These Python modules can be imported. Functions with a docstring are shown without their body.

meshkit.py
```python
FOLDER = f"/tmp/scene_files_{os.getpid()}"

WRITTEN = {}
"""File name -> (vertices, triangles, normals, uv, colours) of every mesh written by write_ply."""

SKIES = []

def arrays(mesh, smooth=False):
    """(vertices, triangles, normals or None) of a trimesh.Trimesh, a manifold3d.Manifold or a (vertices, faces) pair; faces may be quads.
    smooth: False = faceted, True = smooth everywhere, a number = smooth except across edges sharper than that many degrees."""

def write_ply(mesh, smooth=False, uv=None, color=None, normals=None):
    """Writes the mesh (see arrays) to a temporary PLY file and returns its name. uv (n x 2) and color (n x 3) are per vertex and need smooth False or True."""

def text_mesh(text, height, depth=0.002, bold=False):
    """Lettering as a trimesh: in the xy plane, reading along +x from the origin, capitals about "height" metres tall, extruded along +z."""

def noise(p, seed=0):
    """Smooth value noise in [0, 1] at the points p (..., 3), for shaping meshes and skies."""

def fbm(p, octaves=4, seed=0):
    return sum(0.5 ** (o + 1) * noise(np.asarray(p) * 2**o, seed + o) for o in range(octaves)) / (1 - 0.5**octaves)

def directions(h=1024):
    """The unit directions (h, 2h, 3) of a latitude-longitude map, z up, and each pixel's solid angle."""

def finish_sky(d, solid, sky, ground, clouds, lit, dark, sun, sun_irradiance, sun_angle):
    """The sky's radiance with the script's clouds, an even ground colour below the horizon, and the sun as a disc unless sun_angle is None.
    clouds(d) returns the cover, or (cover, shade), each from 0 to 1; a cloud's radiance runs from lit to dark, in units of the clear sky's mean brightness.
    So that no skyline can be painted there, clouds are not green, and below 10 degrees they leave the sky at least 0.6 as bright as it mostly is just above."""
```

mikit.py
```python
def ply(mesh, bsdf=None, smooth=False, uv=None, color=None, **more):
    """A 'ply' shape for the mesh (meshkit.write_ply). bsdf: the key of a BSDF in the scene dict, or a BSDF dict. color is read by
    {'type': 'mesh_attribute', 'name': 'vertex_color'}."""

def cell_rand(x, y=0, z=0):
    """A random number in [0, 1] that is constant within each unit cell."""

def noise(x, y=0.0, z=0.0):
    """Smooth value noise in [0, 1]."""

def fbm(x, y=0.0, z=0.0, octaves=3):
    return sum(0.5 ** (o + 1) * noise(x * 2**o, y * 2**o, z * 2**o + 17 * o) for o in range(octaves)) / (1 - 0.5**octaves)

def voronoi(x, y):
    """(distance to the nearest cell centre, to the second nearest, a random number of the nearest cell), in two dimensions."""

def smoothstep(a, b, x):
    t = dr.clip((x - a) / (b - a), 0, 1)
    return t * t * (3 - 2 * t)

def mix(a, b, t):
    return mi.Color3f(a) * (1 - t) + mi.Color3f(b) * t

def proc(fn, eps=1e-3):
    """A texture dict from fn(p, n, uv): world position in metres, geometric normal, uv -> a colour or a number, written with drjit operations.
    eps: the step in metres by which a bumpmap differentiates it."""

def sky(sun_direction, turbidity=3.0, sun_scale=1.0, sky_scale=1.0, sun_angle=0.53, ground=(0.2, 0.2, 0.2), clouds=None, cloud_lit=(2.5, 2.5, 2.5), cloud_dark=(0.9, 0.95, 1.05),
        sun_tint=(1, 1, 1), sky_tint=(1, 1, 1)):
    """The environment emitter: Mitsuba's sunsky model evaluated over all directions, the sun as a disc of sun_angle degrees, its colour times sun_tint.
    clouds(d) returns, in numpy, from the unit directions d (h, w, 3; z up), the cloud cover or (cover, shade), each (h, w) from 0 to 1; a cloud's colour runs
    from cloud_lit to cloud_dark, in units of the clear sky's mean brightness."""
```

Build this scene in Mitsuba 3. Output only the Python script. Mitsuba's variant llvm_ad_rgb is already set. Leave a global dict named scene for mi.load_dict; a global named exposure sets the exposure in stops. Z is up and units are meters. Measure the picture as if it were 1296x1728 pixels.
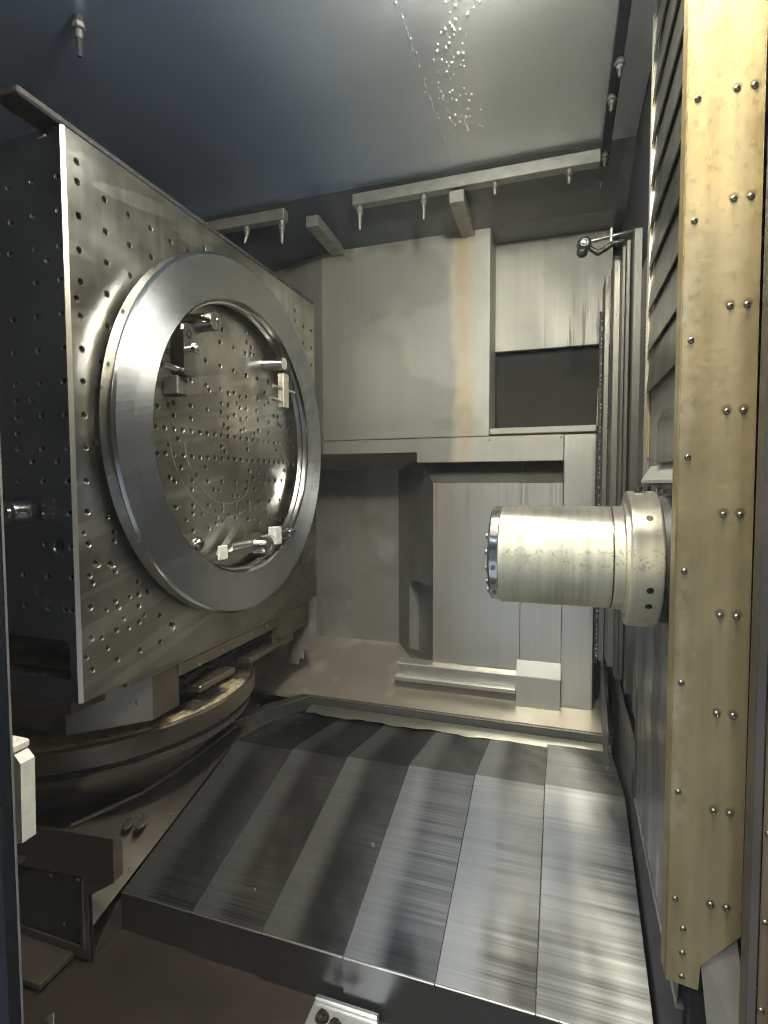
import math, numpy as np, trimesh, mitsuba as mi, mikit, meshkit, manifold3d as m3
import drjit as dr
from shapely.geometry import Polygon
from mikit import proc, noise, fbm, smoothstep, mix, cell_rand, ply
rng = np.random.default_rng(7)
T = mi.ScalarTransform4f
scene, labels = {}, {}

# ---------------------------------------------------------------- camera, light, exposure
EYE = [0.0, 0.0, 1.6]
scene['camera'] = {'type': 'perspective', 'fov': 71.196, 'fov_axis': 'x', 'near_clip': 0.02, 'far_clip': 60.0,
                   'to_world': T().look_at(origin=EYE, target=[EYE[i] + [-0.31404, 0.94797, -0.05235][i] for i in range(3)], up=[-0.01354, 0.05067, 0.99862])}
exposure = 0.5
WORK_LAMP = [315.0, 300.0, 246.0]      # warm lamp inside the machine, under its roof
ROOF_FILL = [205.0, 203.0, 182.0]     # added fill lamp under the roof, unseen above the view
HALL_FILL = [50.0, 58.0, 70.0]      # added cool fill lamps, unseen in the hall behind the open door

# ---------------------------------------------------------------- helpers
def key_for(name):
    if name not in scene and not any(k.startswith(name + '__') for k in scene) and name not in labels:
        return name
    n = 1
    while '%s_%03d' % (name, n) in scene or any(k.startswith('%s_%03d__' % (name, n)) for k in scene) or '%s_%03d' % (name, n) in labels:
        n += 1
    return '%s_%03d' % (name, n)
_counts = {}
def part_key(parent, name):
    k = parent + '__' + name
    n = _counts.get(k, 0); _counts[k] = n + 1
    return k if n == 0 else '%s_%03d' % (k, n)
def thing(name, label, cat, group=None, kind=None):
    k = key_for(name)
    labels[k] = {'label': label}
    if cat: labels[k]['category'] = cat
    if group: labels[k]['group'] = group
    if kind: labels[k]['kind'] = kind
    return k
def struct(name, label):
    return thing(name, label, None, kind='structure')
def put(parent, name, mesh, mat, smooth=False, uv=None, at=None, label=None, kind=None):
    d = mesh if isinstance(mesh, dict) else ply(mesh, mat, smooth=smooth, uv=uv)
    d = dict(d)
    if at is not None: d['to_world'] = at
    k = part_key(parent, name) if name else parent
    scene[k] = d
    if label or kind:
        labels[k] = {}
        if label: labels[k]['label'] = label
        if kind: labels[k]['kind'] = kind
    return k
def tr(x, y, z): return T().translate([float(x), float(y), float(z)])
def cbox(x0, x1, y0, y1, z0, z1, b=0.0015):
    b = min(b, 0.45 * min(x1 - x0, y1 - y0, z1 - z0))
    p = []
    for sx in (0, 1):
        for sy in (0, 1):
            for sz in (0, 1):
                c = np.array([(x0, x1)[sx], (y0, y1)[sy], (z0, z1)[sz]]); n = np.array([1 - 2 * sx, 1 - 2 * sy, 1 - 2 * sz]) * b
                p += [c + n * [0, 1, 1], c + n * [1, 0, 1], c + n * [1, 1, 0]]
    return trimesh.convex.convex_hull(np.array(p))
def hull(pts): return trimesh.convex.convex_hull(np.array(pts, float))
def extr(poly, h): return trimesh.creation.extrude_polygon(poly if isinstance(poly, Polygon) else Polygon(poly), h, engine='earcut')
def axes(mesh, order):      # remap the mesh's axes: order gives, for world x, y, z, the local axis
    m = mesh.copy(); m.vertices = m.vertices[:, order]
    if np.linalg.det(np.eye(3)[list(order)]) < 0: m.invert()
    return m
def prism_x(yz, x0, x1):    # polygon in (y, z) run along x
    m = axes(extr(yz, x1 - x0), (2, 0, 1)); m.apply_translation([x0, 0, 0]); return m
def prism_y(xz, y0, y1):
    m = axes(extr(xz, y1 - y0), (0, 2, 1)); m.apply_translation([0, y0, 0]); return m
def prism_z(xy, z0, z1):
    m = extr(xy, z1 - z0); m.apply_translation([0, 0, z0]); return m
def lathe(prof, axis='z', c=(0, 0, 0), n=96, a0=None, a1=None):   # profile [(radius, height)]
    p = np.array(prof, float); ang = np.linspace(0, 2 * np.pi, n + 1)
    v = np.array([[r * np.cos(a), r * np.sin(a), h] for a in ang for r, h in p]); k = len(p); f = []
    for i in range(n):
        for j in range(k - 1):
            a, b = i * k + j, (i + 1) * k + j
            f += [[a, b, b + 1], [a, b + 1, a + 1]]
    m = trimesh.Trimesh(v, f, process=False)
    if axis == 'x': m.vertices = m.vertices[:, [2, 0, 1]]
    if axis == 'y': m.vertices = m.vertices[:, [1, 2, 0]]
    m.merge_vertices(); m.update_faces(m.nondegenerate_faces()); m.fix_normals()
    m.apply_translation(c); return m
def rod(a, b, r, r2=None, n=16):
    a, b = np.array(a, float), np.array(b, float); L = np.linalg.norm(b - a)
    m = lathe([(0, 0), (r, 0), (r2 or r, L), (0, L)], n=n)
    m.apply_transform(trimesh.geometry.align_vectors([0, 0, 1], (b - a) / L)); m.apply_translation(a); return m
def quad(p, uvs=None):
    m = trimesh.Trimesh(np.array(p, float), [[0, 1, 2], [0, 2, 3]], process=False); return m
def join(*ms): return trimesh.util.concatenate(list(ms))
def mani(m): return m3.Manifold(m3.Mesh(np.asarray(m.vertices, np.float32), np.asarray(m.faces, np.uint32)))
def cross_box(*a, **k): return mani(cbox(*a, **k))
def tm(m):
    q = m.to_mesh(); return trimesh.Trimesh(q.vert_properties[:, :3], q.tri_verts, process=False)

# ---------------------------------------------------------------- materials
def bsdf(key, d): scene[key] = d; return key
def metal(key, col, rough, metallic=0.9, spec=0.5, bump=None, **kw):
    d = {'type': 'principled', 'base_color': col if isinstance(col, dict) else {'type': 'rgb', 'value': list(col)},
         'roughness': rough, 'metallic': metallic, 'specular': spec, **kw}
    if bump: d = {'type': 'bumpmap', 'arbitrary': bump[0], 'scale': bump[1], 'bsdf': d}
    return bsdf(key, {'type': 'twosided', 'bsdf': d})
def c3(r, g, b): return mi.Color3f(r, g, b)

def wall_col(p, n, uv):     # sheet of the back wall: misted left part, cleaner right part, a rust tide mark between, drips
    w = fbm(p.x * 4, p.z * 3, 3.1) - 0.5
    edge = p.x + 0.425 + 0.05 * w + 0.05 * (fbm(p.z * 9, p.x * 20, 1.0) - 0.5)
    clean = smoothstep(-0.035, 0.01, edge)
    band = smoothstep(-0.04, 0.02, edge) * (1 - smoothstep(0.0, 0.10, edge)) * smoothstep(1.55, 1.9, p.z) * smoothstep(0.25, 0.7, 0.5 * fbm(p.x * 45, p.z * 9, 2, 4) + 0.5 * fbm(p.x * 12, p.z * 4, 6))
    streak = fbm(p.x * 60, p.z * 1.6, 0.5)
    run = fbm(p.x * 90, p.z * 4.0, 7.5)
    base = mix(c3(0.315, 0.312, 0.282), c3(0.52, 0.51, 0.45), clean)
    base = mix(base, c3(0.56, 0.41, 0.22), dr.clip(band * 0.85, 0, 0.6))
    haze = smoothstep(0.52, 0.62, fbm(p.x * 3.4 + 2, p.z * 3.2, 9.0))
    base = base * (1 + 0.22 * haze * (1 - clean))
    dr_ = smoothstep(0.60, 0.72, fbm(p.x * 130, p.z * 5.0, 3.0)) * smoothstep(-0.12, -0.04, p.x) * smoothstep(2.44, 2.26, p.z) * smoothstep(2.10, 2.20, p.z)
    base = base * (1 - 0.55 * dr_)
    wall_dark = smoothstep(2.62, 2.68, p.z + 0.05 * fbm(p.x * 14, p.z * 3, 2)) * 0.35 + smoothstep(0.60, 0.8, fbm(p.x * 5 + 2, p.z * 7, 11.0, 4)) * 0.15  # darker along the top of the wall and in random patches
    base = base * (1 - wall_dark)
    brown = smoothstep(0.55, 0.75, fbm(p.x * 3 + 9, p.z * 2.0 + 4, 5.0)) * smoothstep(1.5, 1.1, p.z)
    base = mix(base, c3(0.34, 0.29, 0.21), brown * 0.3)
    return base * (0.92 + 0.10 * streak + 0.06 * run)
def wall_rough(p, n, uv): return 0.42 + 0.20 * fbm(p.x * 8, p.z * 4, 1.0) + 0.10 * fbm(p.x * 70, p.z * 3, 4.0)
M_WALL = metal('wall_steel', proc(wall_col), proc(wall_rough), 0.5)
def door_col(p, n, uv):
    br = smoothstep(-0.30, -0.50, p.x + 0.08 * (fbm(p.z * 5, p.x * 6, 2) - 0.5)) * smoothstep(0.75, 1.2, p.z + 0.2 * fbm(p.x * 9, p.z * 3, 6))
    drip = smoothstep(0.62, 0.8, fbm(p.x * 70, p.z * 2.0, 3.0)) * smoothstep(1.25, 1.6, p.z)
    c = mix(c3(0.76, 0.74, 0.67), c3(0.50, 0.38, 0.25), br * 0.6 * fbm(p.x * 7, p.z * 5, 1.5))
    return c * (0.94 + 0.10 * fbm(p.x * 120, p.z * 2.2, 2.0) - 0.22 * drip)
def door_rough(p, n, uv): return 0.30 + 0.06 * fbm(p.x * 60, p.z * 2, 3.0)
M_DOOR = metal('door_steel', proc(door_col), proc(door_rough), 0.75)
def dark_col(p, n, uv): return c3(0.30, 0.295, 0.27) * (0.75 + 0.5 * fbm(p.x * 9, p.y * 9, p.z * 5))
M_DARK = metal('dark_steel', proc(dark_col), 0.42, 0.7)
M_BLACK = metal('black_gap', (0.02, 0.02, 0.022), 0.6, 0.0)
M_WINDOW = metal('tinted_hatch', (0.040, 0.039, 0.036), 0.7, 0.0, spec=0.2)
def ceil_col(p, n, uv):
    return mix(c3(0.36, 0.49, 0.72), c3(0.76, 0.79, 0.78), smoothstep(-1.0, -0.1, p.x)) * (0.82 + 0.36 * fbm(p.x * 2.2, p.y * 2.2, 3.0))  # navy left to grey right paints the roof's reflections into the colour
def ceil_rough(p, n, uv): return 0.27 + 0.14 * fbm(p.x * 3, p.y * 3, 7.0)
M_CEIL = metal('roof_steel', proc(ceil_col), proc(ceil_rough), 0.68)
M_SOFFIT = metal('soffit_steel', proc(lambda p, n, uv: mix(c3(0.10, 0.125, 0.155), c3(0.20, 0.205, 0.195), smoothstep(-1.0, -0.3, p.x)) * (0.75 + 0.5 * fbm(p.x * 4, p.y * 4, 3.0))), 0.40, 0.6)  # the roof's painted left-to-right tone again, darker
def floor_col(p, n, uv):
    b = fbm(p.x * 4, p.y * 5, 2.0); s = smoothstep(0.5, 0.75, fbm(p.x * 7 + 3, p.y * 4, 4.0))
    return mix(c3(0.50, 0.48, 0.42), c3(0.45, 0.37, 0.27), b) * (0.85 + 0.3 * s)
M_FLOOR = metal('floor_steel', proc(floor_col), 0.36, 0.42)
def trough_col(p, n, uv): return mix(c3(0.028, 0.021, 0.016), c3(0.054, 0.041, 0.032), fbm(p.x * 5, p.y * 6, 1.0))
M_TROUGH = metal('trough_paint', proc(trough_col), 0.5, 0.2)
SEAMS = [-1.130, -0.896, -0.686, -0.467, -0.248, -0.036, 0.187]
def plate_u(p):             # where across its own plate a point lies, 0 at the left edge, 1 at the right
    u = mi.Float(0)
    for x0, x1 in zip(SEAMS[:-1], SEAMS[1:]): u = dr.select((p.x >= x0) & (p.x < x1), (p.x - x0) / (x1 - x0), u)
    return u
def plate_film(p):          # band of pale film that the wiper leaves along the left of each plate
    u = plate_u(p) + 0.07 * (fbm(p.x * 5 + p.y * 2, p.y * 2.1 - p.x, 3.0, 4) - 0.5) + 0.10 * (p.y - 1.35)
    return smoothstep(0.50, 0.20, u)
def plate_col(p, n, uv):    # ground way-cover plates: rub lines across, wiper film, shade painted on the back slope
    ln = fbm(p.x * 1.3, p.y * 95, 1.0, 4); ln2 = fbm(p.x * 2.6, p.y * 270, 5.0, 2)
    grp = smoothstep(0.42, 0.66, fbm(p.x * 3.1 + p.y * 0.7, p.y * 4.2 - p.x * 0.6, 4.0, 4)); pt = fbm(p.x * 5.3 + p.y * 1.7, p.y * 2.6 - p.x * 1.1, 8.0, 4)
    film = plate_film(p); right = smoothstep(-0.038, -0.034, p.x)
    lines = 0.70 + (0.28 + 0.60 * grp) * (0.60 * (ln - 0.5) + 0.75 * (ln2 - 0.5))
    bare = mix(c3(0.150, 0.150, 0.148), c3(0.44, 0.44, 0.425), right) * lines * (0.35 + 1.6 * smoothstep(0.2, 0.8, pt))  # rightmost plate's base raised to stand in for its bright reflection
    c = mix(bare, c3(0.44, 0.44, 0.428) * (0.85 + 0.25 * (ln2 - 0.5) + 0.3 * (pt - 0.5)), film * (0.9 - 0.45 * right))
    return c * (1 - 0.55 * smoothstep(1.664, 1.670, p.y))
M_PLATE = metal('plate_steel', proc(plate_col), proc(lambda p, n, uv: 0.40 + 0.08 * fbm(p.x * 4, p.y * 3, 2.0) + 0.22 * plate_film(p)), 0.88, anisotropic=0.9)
M_PLATE_FRONT = metal('plate_front', (0.16, 0.155, 0.145), 0.35, 0.85)
def pal_col(p, n, uv):      # ground fixture face: oil films, cloudy swipes, drip runs at the top
    q = p.y * 0.9 + p.x; cl = fbm(q * 5, p.z * 6, 3.0, 4)
    sw = fbm(q * 2.2 + p.z * 3 + 2 * noise(q * 3, p.z * 3), (p.z - 0.25 * q) * 20, 1.0)
    run = fbm(q * 60, p.z * 3.5 + q * 3, 2.0) * smoothstep(2.0, 2.2, p.z) * smoothstep(2.36, 2.28, p.z)
    film = smoothstep(2.19, 2.16, p.z + 0.10 * (q + 1 - 0.9) + 0.03 * fbm(q * 9, p.z * 5, 8))
    swipe = smoothstep(0.56, 0.70, sw)
    c = mix(c3(0.31, 0.298, 0.26), c3(0.60, 0.585, 0.525), smoothstep(0.3, 0.72, cl))
    c = c * (0.80 + 0.18 * film + 0.42 * swipe) * (0.92 + 0.55 * run - 0.12 * smoothstep(2.0, 2.2, p.z))
    return mix(c, c3(0.36, 0.33, 0.26), 0.45 * smoothstep(1.45, 1.15, p.z + 0.2 * fbm(q * 4, p.z * 4, 5)))
def pal_rough(p, n, uv):
    q = p.y * 0.9 + p.x
    return 0.20 + 0.26 * fbm(q * 6, p.z * 8, 9.0, 4) + 0.07 * fbm(q * 40, p.z * 40, 2.0)
M_PALLET = metal('fixture_steel', proc(pal_col), proc(pal_rough), 1.0)
M_PALLET_DARK = metal('fixture_side', proc(lambda p, n, uv: c3(0.36, 0.42, 0.54) * (0.6 + 0.7 * fbm(p.x * 6, p.z * 4, 4.0))), 0.28, 1.0)  # navy tint paints the dark reflection into this side's steel
M_EDGE = metal('bright_edge', (0.72, 0.69, 0.60), 0.32, 0.95)
def ring_col(p, n, uv): return c3(0.60, 0.615, 0.635) * (0.92 + 0.12 * fbm(uv.x * 170, 3.0, 2.0))
def ring_au(p, n, uv): return 0.42 + 0.05 * fbm(uv.x * 60, 2.0, 1.0)
M_RING = bsdf('turned_steel', {'type': 'twosided', 'bsdf': {'type': 'roughconductor', 'material': 'none', 'distribution': 'ggx',
    'alpha_u': proc(ring_au), 'alpha_v': 0.085, 'specular_reflectance': proc(ring_col)}})
M_RING_SIDE = metal('ring_rim_steel', (0.50, 0.50, 0.49), 0.16, 1.0)
M_CLAMP = metal('clamp_steel', (0.42, 0.41, 0.38), 0.2, 1.0)
M_CHROME = metal('polished_steel', (0.75, 0.74, 0.71), 0.12, 1.0)
M_WHITE = metal('white_paint', proc(lambda p, n, uv: c3(0.72, 0.71, 0.66) * (0.82 + 0.3 * fbm(p.x * 60, p.y * 60, p.z * 60))), 0.4, 0.0)
def quill_col(p, n, uv):    # spindle sleeve: pale dried coolant film with runs, darker and smoother on top, a pitted belt
    ang = (p.z - 1.457) / 0.098
    run = fbm(p.x * 70, p.z * 6 + p.y * 3, 2.0, 4); blot = fbm(p.x * 16, p.z * 16, p.y * 16, 4)
    film = smoothstep(0.70, 0.15, ang + 0.35 * (blot - 0.5))
    pit = smoothstep(0.55, 0.72, fbm(p.x * 210, p.z * 210, p.y * 210)) * smoothstep(-0.35, 0.05, ang) * smoothstep(0.45, 0.15, ang)
    c = mix(c3(0.25, 0.235, 0.20), c3(0.78, 0.72, 0.51), film) * (0.62 + 0.62 * run + 0.45 * (blot - 0.5))
    return mix(c, c3(0.22, 0.21, 0.17), pit * 0.5)
def quill_rough(p, n, uv): return 0.27 + 0.06 * fbm(p.x * 60, p.z * 60, p.y * 60) + 0.26 * smoothstep(0.5, 0.1, (p.z - 1.457) / 0.098 + 0.25 * (fbm(p.x * 20, p.z * 20, p.y * 20) - 0.5))
def quill_bump(p, n, uv): return fbm(p.x * 150, p.z * 150, p.y * 150)
M_QUILL = metal('spindle_film', proc(quill_col), proc(quill_rough), 0.66)
def gold_col(p, n, uv):     # post cover: straw-coloured oil film, spatter and runs
    run = fbm(p.x * 70, p.z * 3.0, 1.0); bl = fbm(p.x * 24, p.z * 14, 6.0); fine = fbm(p.x * 120, p.z * 90, 3.0)
    up = smoothstep(1.5, 2.2, p.z)
    wash = smoothstep(0.50, 0.72, fbm(p.x * 30, p.z * 7, 6.0, 4)) * smoothstep(0.197, 0.172, p.x + 0.03 * fine)
    spk = 0.5 * smoothstep(0.62, 0.85, fine) * (0.3 + 0.7 * up)
    c = mix(c3(0.27, 0.20, 0.092), c3(0.38, 0.295, 0.15), run)
    c = mix(c, c3(0.50, 0.43, 0.28), wash * 0.45)
    c = mix(c, c3(0.50, 0.33, 0.12), smoothstep(0.48, 0.8, fbm(p.x * 34 + 5, p.z * 9, 2.0, 4)) * up * 0.45)
    row = (p.z - 0.9945) / 0.1411; dz = (row - dr.round(row)) * 0.1411
    col = dr.minimum(dr.abs(p.x - 0.2112 - 0.0025 * (p.z - 1.0)), dr.abs(p.x - 0.2312 - 0.0025 * (p.z - 1.0)))
    d2 = dr.sqrt(dr.square(col) + dr.square(dz)); drip = smoothstep(0.0035, 0.0, col) * smoothstep(-0.06, -0.004, dz) * smoothstep(0.0, -0.004, dz) * (0.4 + 0.6 * fbm(p.x * 300, p.z * 20, 1.0))
    c = c * (1 - 0.45 * smoothstep(0.0085, 0.0045, d2)) * (1 - 0.22 * drip)
    return c * (0.82 + 0.3 * bl) * (1 - 0.45 * spk)
def gold_bump(p, n, uv): return fbm(p.x * 90, p.z * 60, 4.0)
M_GOLD = metal('straw_film_steel', proc(gold_col), proc(lambda p, n, uv: 0.38 + 0.2 * fbm(p.x * 40, p.z * 20, 5.0)), 0.55, bump=(proc(gold_bump), 0.0006))
M_BROWN = metal('brown_post', proc(lambda p, n, uv: c3(0.22, 0.155, 0.09) * (0.7 + 0.6 * fbm(p.x * 40, p.y * 20, p.z * 4))), 0.45, 0.4)
M_CAPTOP_LIT = metal('cap_top_lit', (0.85, 0.84, 0.79), 0.35, 0.3)  # whiter than the block body, painting in the light on its top
M_SCREW = metal('screw_steel', (0.30, 0.27, 0.21), 0.33, 1.0)
M_SLAT = metal('slat_steel', proc(lambda p, n, uv: c3(0.22, 0.22, 0.20) * (0.65 + 0.5 * fbm(p.y * 25, p.z * 6, 2.0) + 0.2 * fbm(p.y * 80, p.z * 3, 4.0))), 0.3, 0.95)
M_LIP = metal('lip_steel', (0.19, 0.185, 0.165), 0.45, 0.7)
M_SHADE = metal('shade_steel', proc(lambda p, n, uv: c3(0.12, 0.12, 0.11) * (0.6 + 0.7 * fbm(p.y * 50, p.z * 2.5, 2.0))), 0.45, 0.6, spec=0.2)
M_SHINY = metal('shiny_cover', proc(lambda p, n, uv: c3(0.085, 0.085, 0.08) * (0.5 + 0.9 * fbm(p.y * 50, p.z * 1.5, 2.0))), proc(lambda p, n, uv: 0.20 + 0.3 * fbm(p.y * 30, p.z * 2.5, 4.0)), 0.3, spec=0.10)
M_CAST = metal('cast_paint', proc(lambda p, n, uv: c3(0.115, 0.098, 0.080) * (0.5 + 0.9 * fbm(p.x * 7, p.y * 7, p.z * 9))), proc(lambda p, n, uv: 0.16 + 0.35 * fbm(p.x * 9, p.y * 9, p.z * 7)), 0.45)
M_SADDLE = metal('saddle_steel', proc(lambda p, n, uv: c3(0.27, 0.238, 0.185) * (0.6 + 0.7 * fbm(p.x * 7, p.y * 7, p.z * 12))), 0.32, 0.88)
M_CHIPS = metal('chip_swarf', proc(lambda p, n, uv: c3(0.62, 0.50, 0.33) * (0.5 + 0.8 * fbm(p.x * 90, p.y * 90, 2.0))), 0.6, 0.2)
M_JAMB = metal('jamb_paint', (0.006, 0.009, 0.013), 0.5, 0.0, spec=0.25)
M_PIPE = metal('nozzle_grey', proc(lambda p, n, uv: c3(0.40, 0.40, 0.36) * (0.7 + 0.5 * fbm(p.x * 30, p.y * 30, p.z * 30))), 0.45, 0.75)
M_RUBBER = metal('black_rubber', (0.02, 0.021, 0.022), 0.35, 0.0)
M_DROP = metal('droplet', (0.9, 0.9, 0.86), 0.12, 0.4)
M_HOLE_SHADE = metal('hole_shade', (0.035, 0.032, 0.027), 0.3, 0.6)  # dark colour standing in for the shade inside drilled holes
M_GUARD = metal('guard_dark', (0.035, 0.038, 0.042), 0.7, 0.0, spec=0.15)
M_WET = metal('wet_pool', (0.42, 0.42, 0.40), 0.10, 0.85)
M_HOLE = metal('hole_dark', (0.10, 0.09, 0.075), 0.35, 0.9)
M_FOOT = metal('foot_paint', proc(lambda p, n, uv: c3(0.17, 0.152, 0.118) * (0.8 + 0.3 * fbm(p.x * 40, p.y * 40, p.z * 40))), 0.5, 0.0)
M_HALL = metal('hall_paint', (0.42, 0.44, 0.46), 0.7, 0.0)

# ---------------------------------------------------------------- the setting: the machine's cabin
ceiling = struct('ceiling', 'grey blue steel sheet roof of the machine cabin')
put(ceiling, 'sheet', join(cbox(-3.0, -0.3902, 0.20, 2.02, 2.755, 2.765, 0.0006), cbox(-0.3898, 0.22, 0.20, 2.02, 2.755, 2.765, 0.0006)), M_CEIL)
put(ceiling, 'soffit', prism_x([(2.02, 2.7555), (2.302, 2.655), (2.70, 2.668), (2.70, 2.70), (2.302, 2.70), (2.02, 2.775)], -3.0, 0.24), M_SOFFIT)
back_wall = struct('back_wall', 'stained grey steel sheet wall at the back of the cabin')
put(back_wall, 'upper_panel', cbox(-1.06, -0.294, 2.30, 2.318, 1.801, 2.70), M_WALL)
put(back_wall, 'panel_return', cbox(-0.300, -0.294, 2.3185, 2.50, 1.82, 2.70, 0.0005), M_WALL)
put(back_wall, 'recessed_panel', cbox(-0.2935, 0.19, 2.48, 2.50, 2.190, 2.70), M_WALL)
put(back_wall, 'header_strip', cbox(-1.06, -0.609, 2.302, 2.335, 1.738, 1.7985), M_WALL)
put(back_wall, 'header_strip', cbox(-0.6085, 0.0045, 2.298, 2.33, 1.693, 1.7985), M_WALL)
put(back_wall, 'sill', cbox(-0.292, 0.127, 2.296, 2.50, 1.806, 1.832, 0.003), M_WALL)
put(back_wall, 'column', cbox(0.0065, 0.128, 2.296, 2.36, 0.676, 1.7975, 0.003), M_DOOR)
put(back_wall, 'corner_panel', quad([[-1.0605, 2.303, 1.745], [-2.9, 3.05, 1.745], [-2.9, 3.05, 2.72], [-1.0605, 2.303, 2.72]]), M_WALL)
put(back_wall, 'recess_panel', cbox(-3.0, -0.817, 2.71, 2.72, 0.70, 1.76), M_WALL)
put(back_wall, 'recess_soffit', prism_x([(2.336, 1.7385), (2.71, 1.672), (2.71, 1.76), (2.336, 1.76)], -2.2, -0.62), M_DARK)
put(back_wall, 'jamb_strip', hull([(0.128, 2.31, 1.83), (0.155, 2.31, 1.83), (0.131, 2.31, 1.98), (0.157, 2.31, 1.98), (0.128, 2.33, 1.83), (0.155, 2.33, 1.83), (0.131, 2.33, 1.98), (0.157, 2.33, 1.98)]), M_WALL)
put(back_wall, 'side_strip', cbox(0.130, 0.156, 2.33, 2.345, 1.35, 1.80), M_DARK)
bolt = ply(lathe([(0, -0.003), (0.0028, -0.0028), (0.0045, 0), (0, 0.0)], 'y', n=12), 'screw_steel', smooth=40)
for x, z in ((-0.292, 1.783), (-0.005, 1.787), (-0.845, 1.79)): put(back_wall, 'bolt', bolt, None, at=tr(x, 2.296 if x > -.6 else 2.300, z))
# small dent in the sheet
put(back_wall, 'dent', lathe([(0, -0.0015), (0.010, -0.0008), (0.018, 0.0)], 'y', c=(-0.318, 2.299, 1.975), n=20), M_WALL, True)

floor = struct('floor', 'brownish steel floor sheet and trough of the cabin')
put(floor, 'back_sheet', prism_x([(2.1385, 0.6475), (2.72, 0.7515), (2.72, 0.735), (2.1385, 0.63)], -2.9, 0.20), M_FLOOR)
put(floor, 'trough', cbox(-2.9, 0.24, 0.30, 2.7, 0.36, 0.378), M_TROUGH)
right_wall = struct('right_wall', 'dark right side wall of the cabin')
put(right_wall, 'backing', cbox(0.222, 0.24, 0.90, 2.75, 0.38, 2.77), M_GUARD)
put(right_wall, 'kick_panel', prism_x([(2.294, 0.98), (2.18, 0.91), (1.92, 0.752), (1.90, 0.575), (2.294, 0.575)], 0.158, 0.162), M_SHADE)
put(right_wall, 'kick_panel', prism_x([(2.28, 0.95), (2.2, 0.904), (1.60, 0.876), (1.50, 0.575), (2.28, 0.575)], 0.200, 0.205), M_SHADE)
left_wall = struct('left_wall', 'unlit left side wall of the cabin behind the fixture')
put(left_wall, 'sheet', cbox(-3.02, -3.0, 0.30, 3.1, 0.3, 2.77), M_DARK)
put(left_wall, 'front_sheet', cbox(-3.0, -0.80, 0.52, 0.54, 0.3, 2.77), M_DARK)
put(left_wall, 'door_header', cbox(-0.80, 0.40, 0.20, 0.24, 2.45, 2.77), M_DARK)
hall = struct('workshop_floor', 'grey workshop floor in front of the machine')
put(hall, None, cbox(-8, 8, -8, 0.29, -0.05, 0.0), M_HALL)
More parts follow.
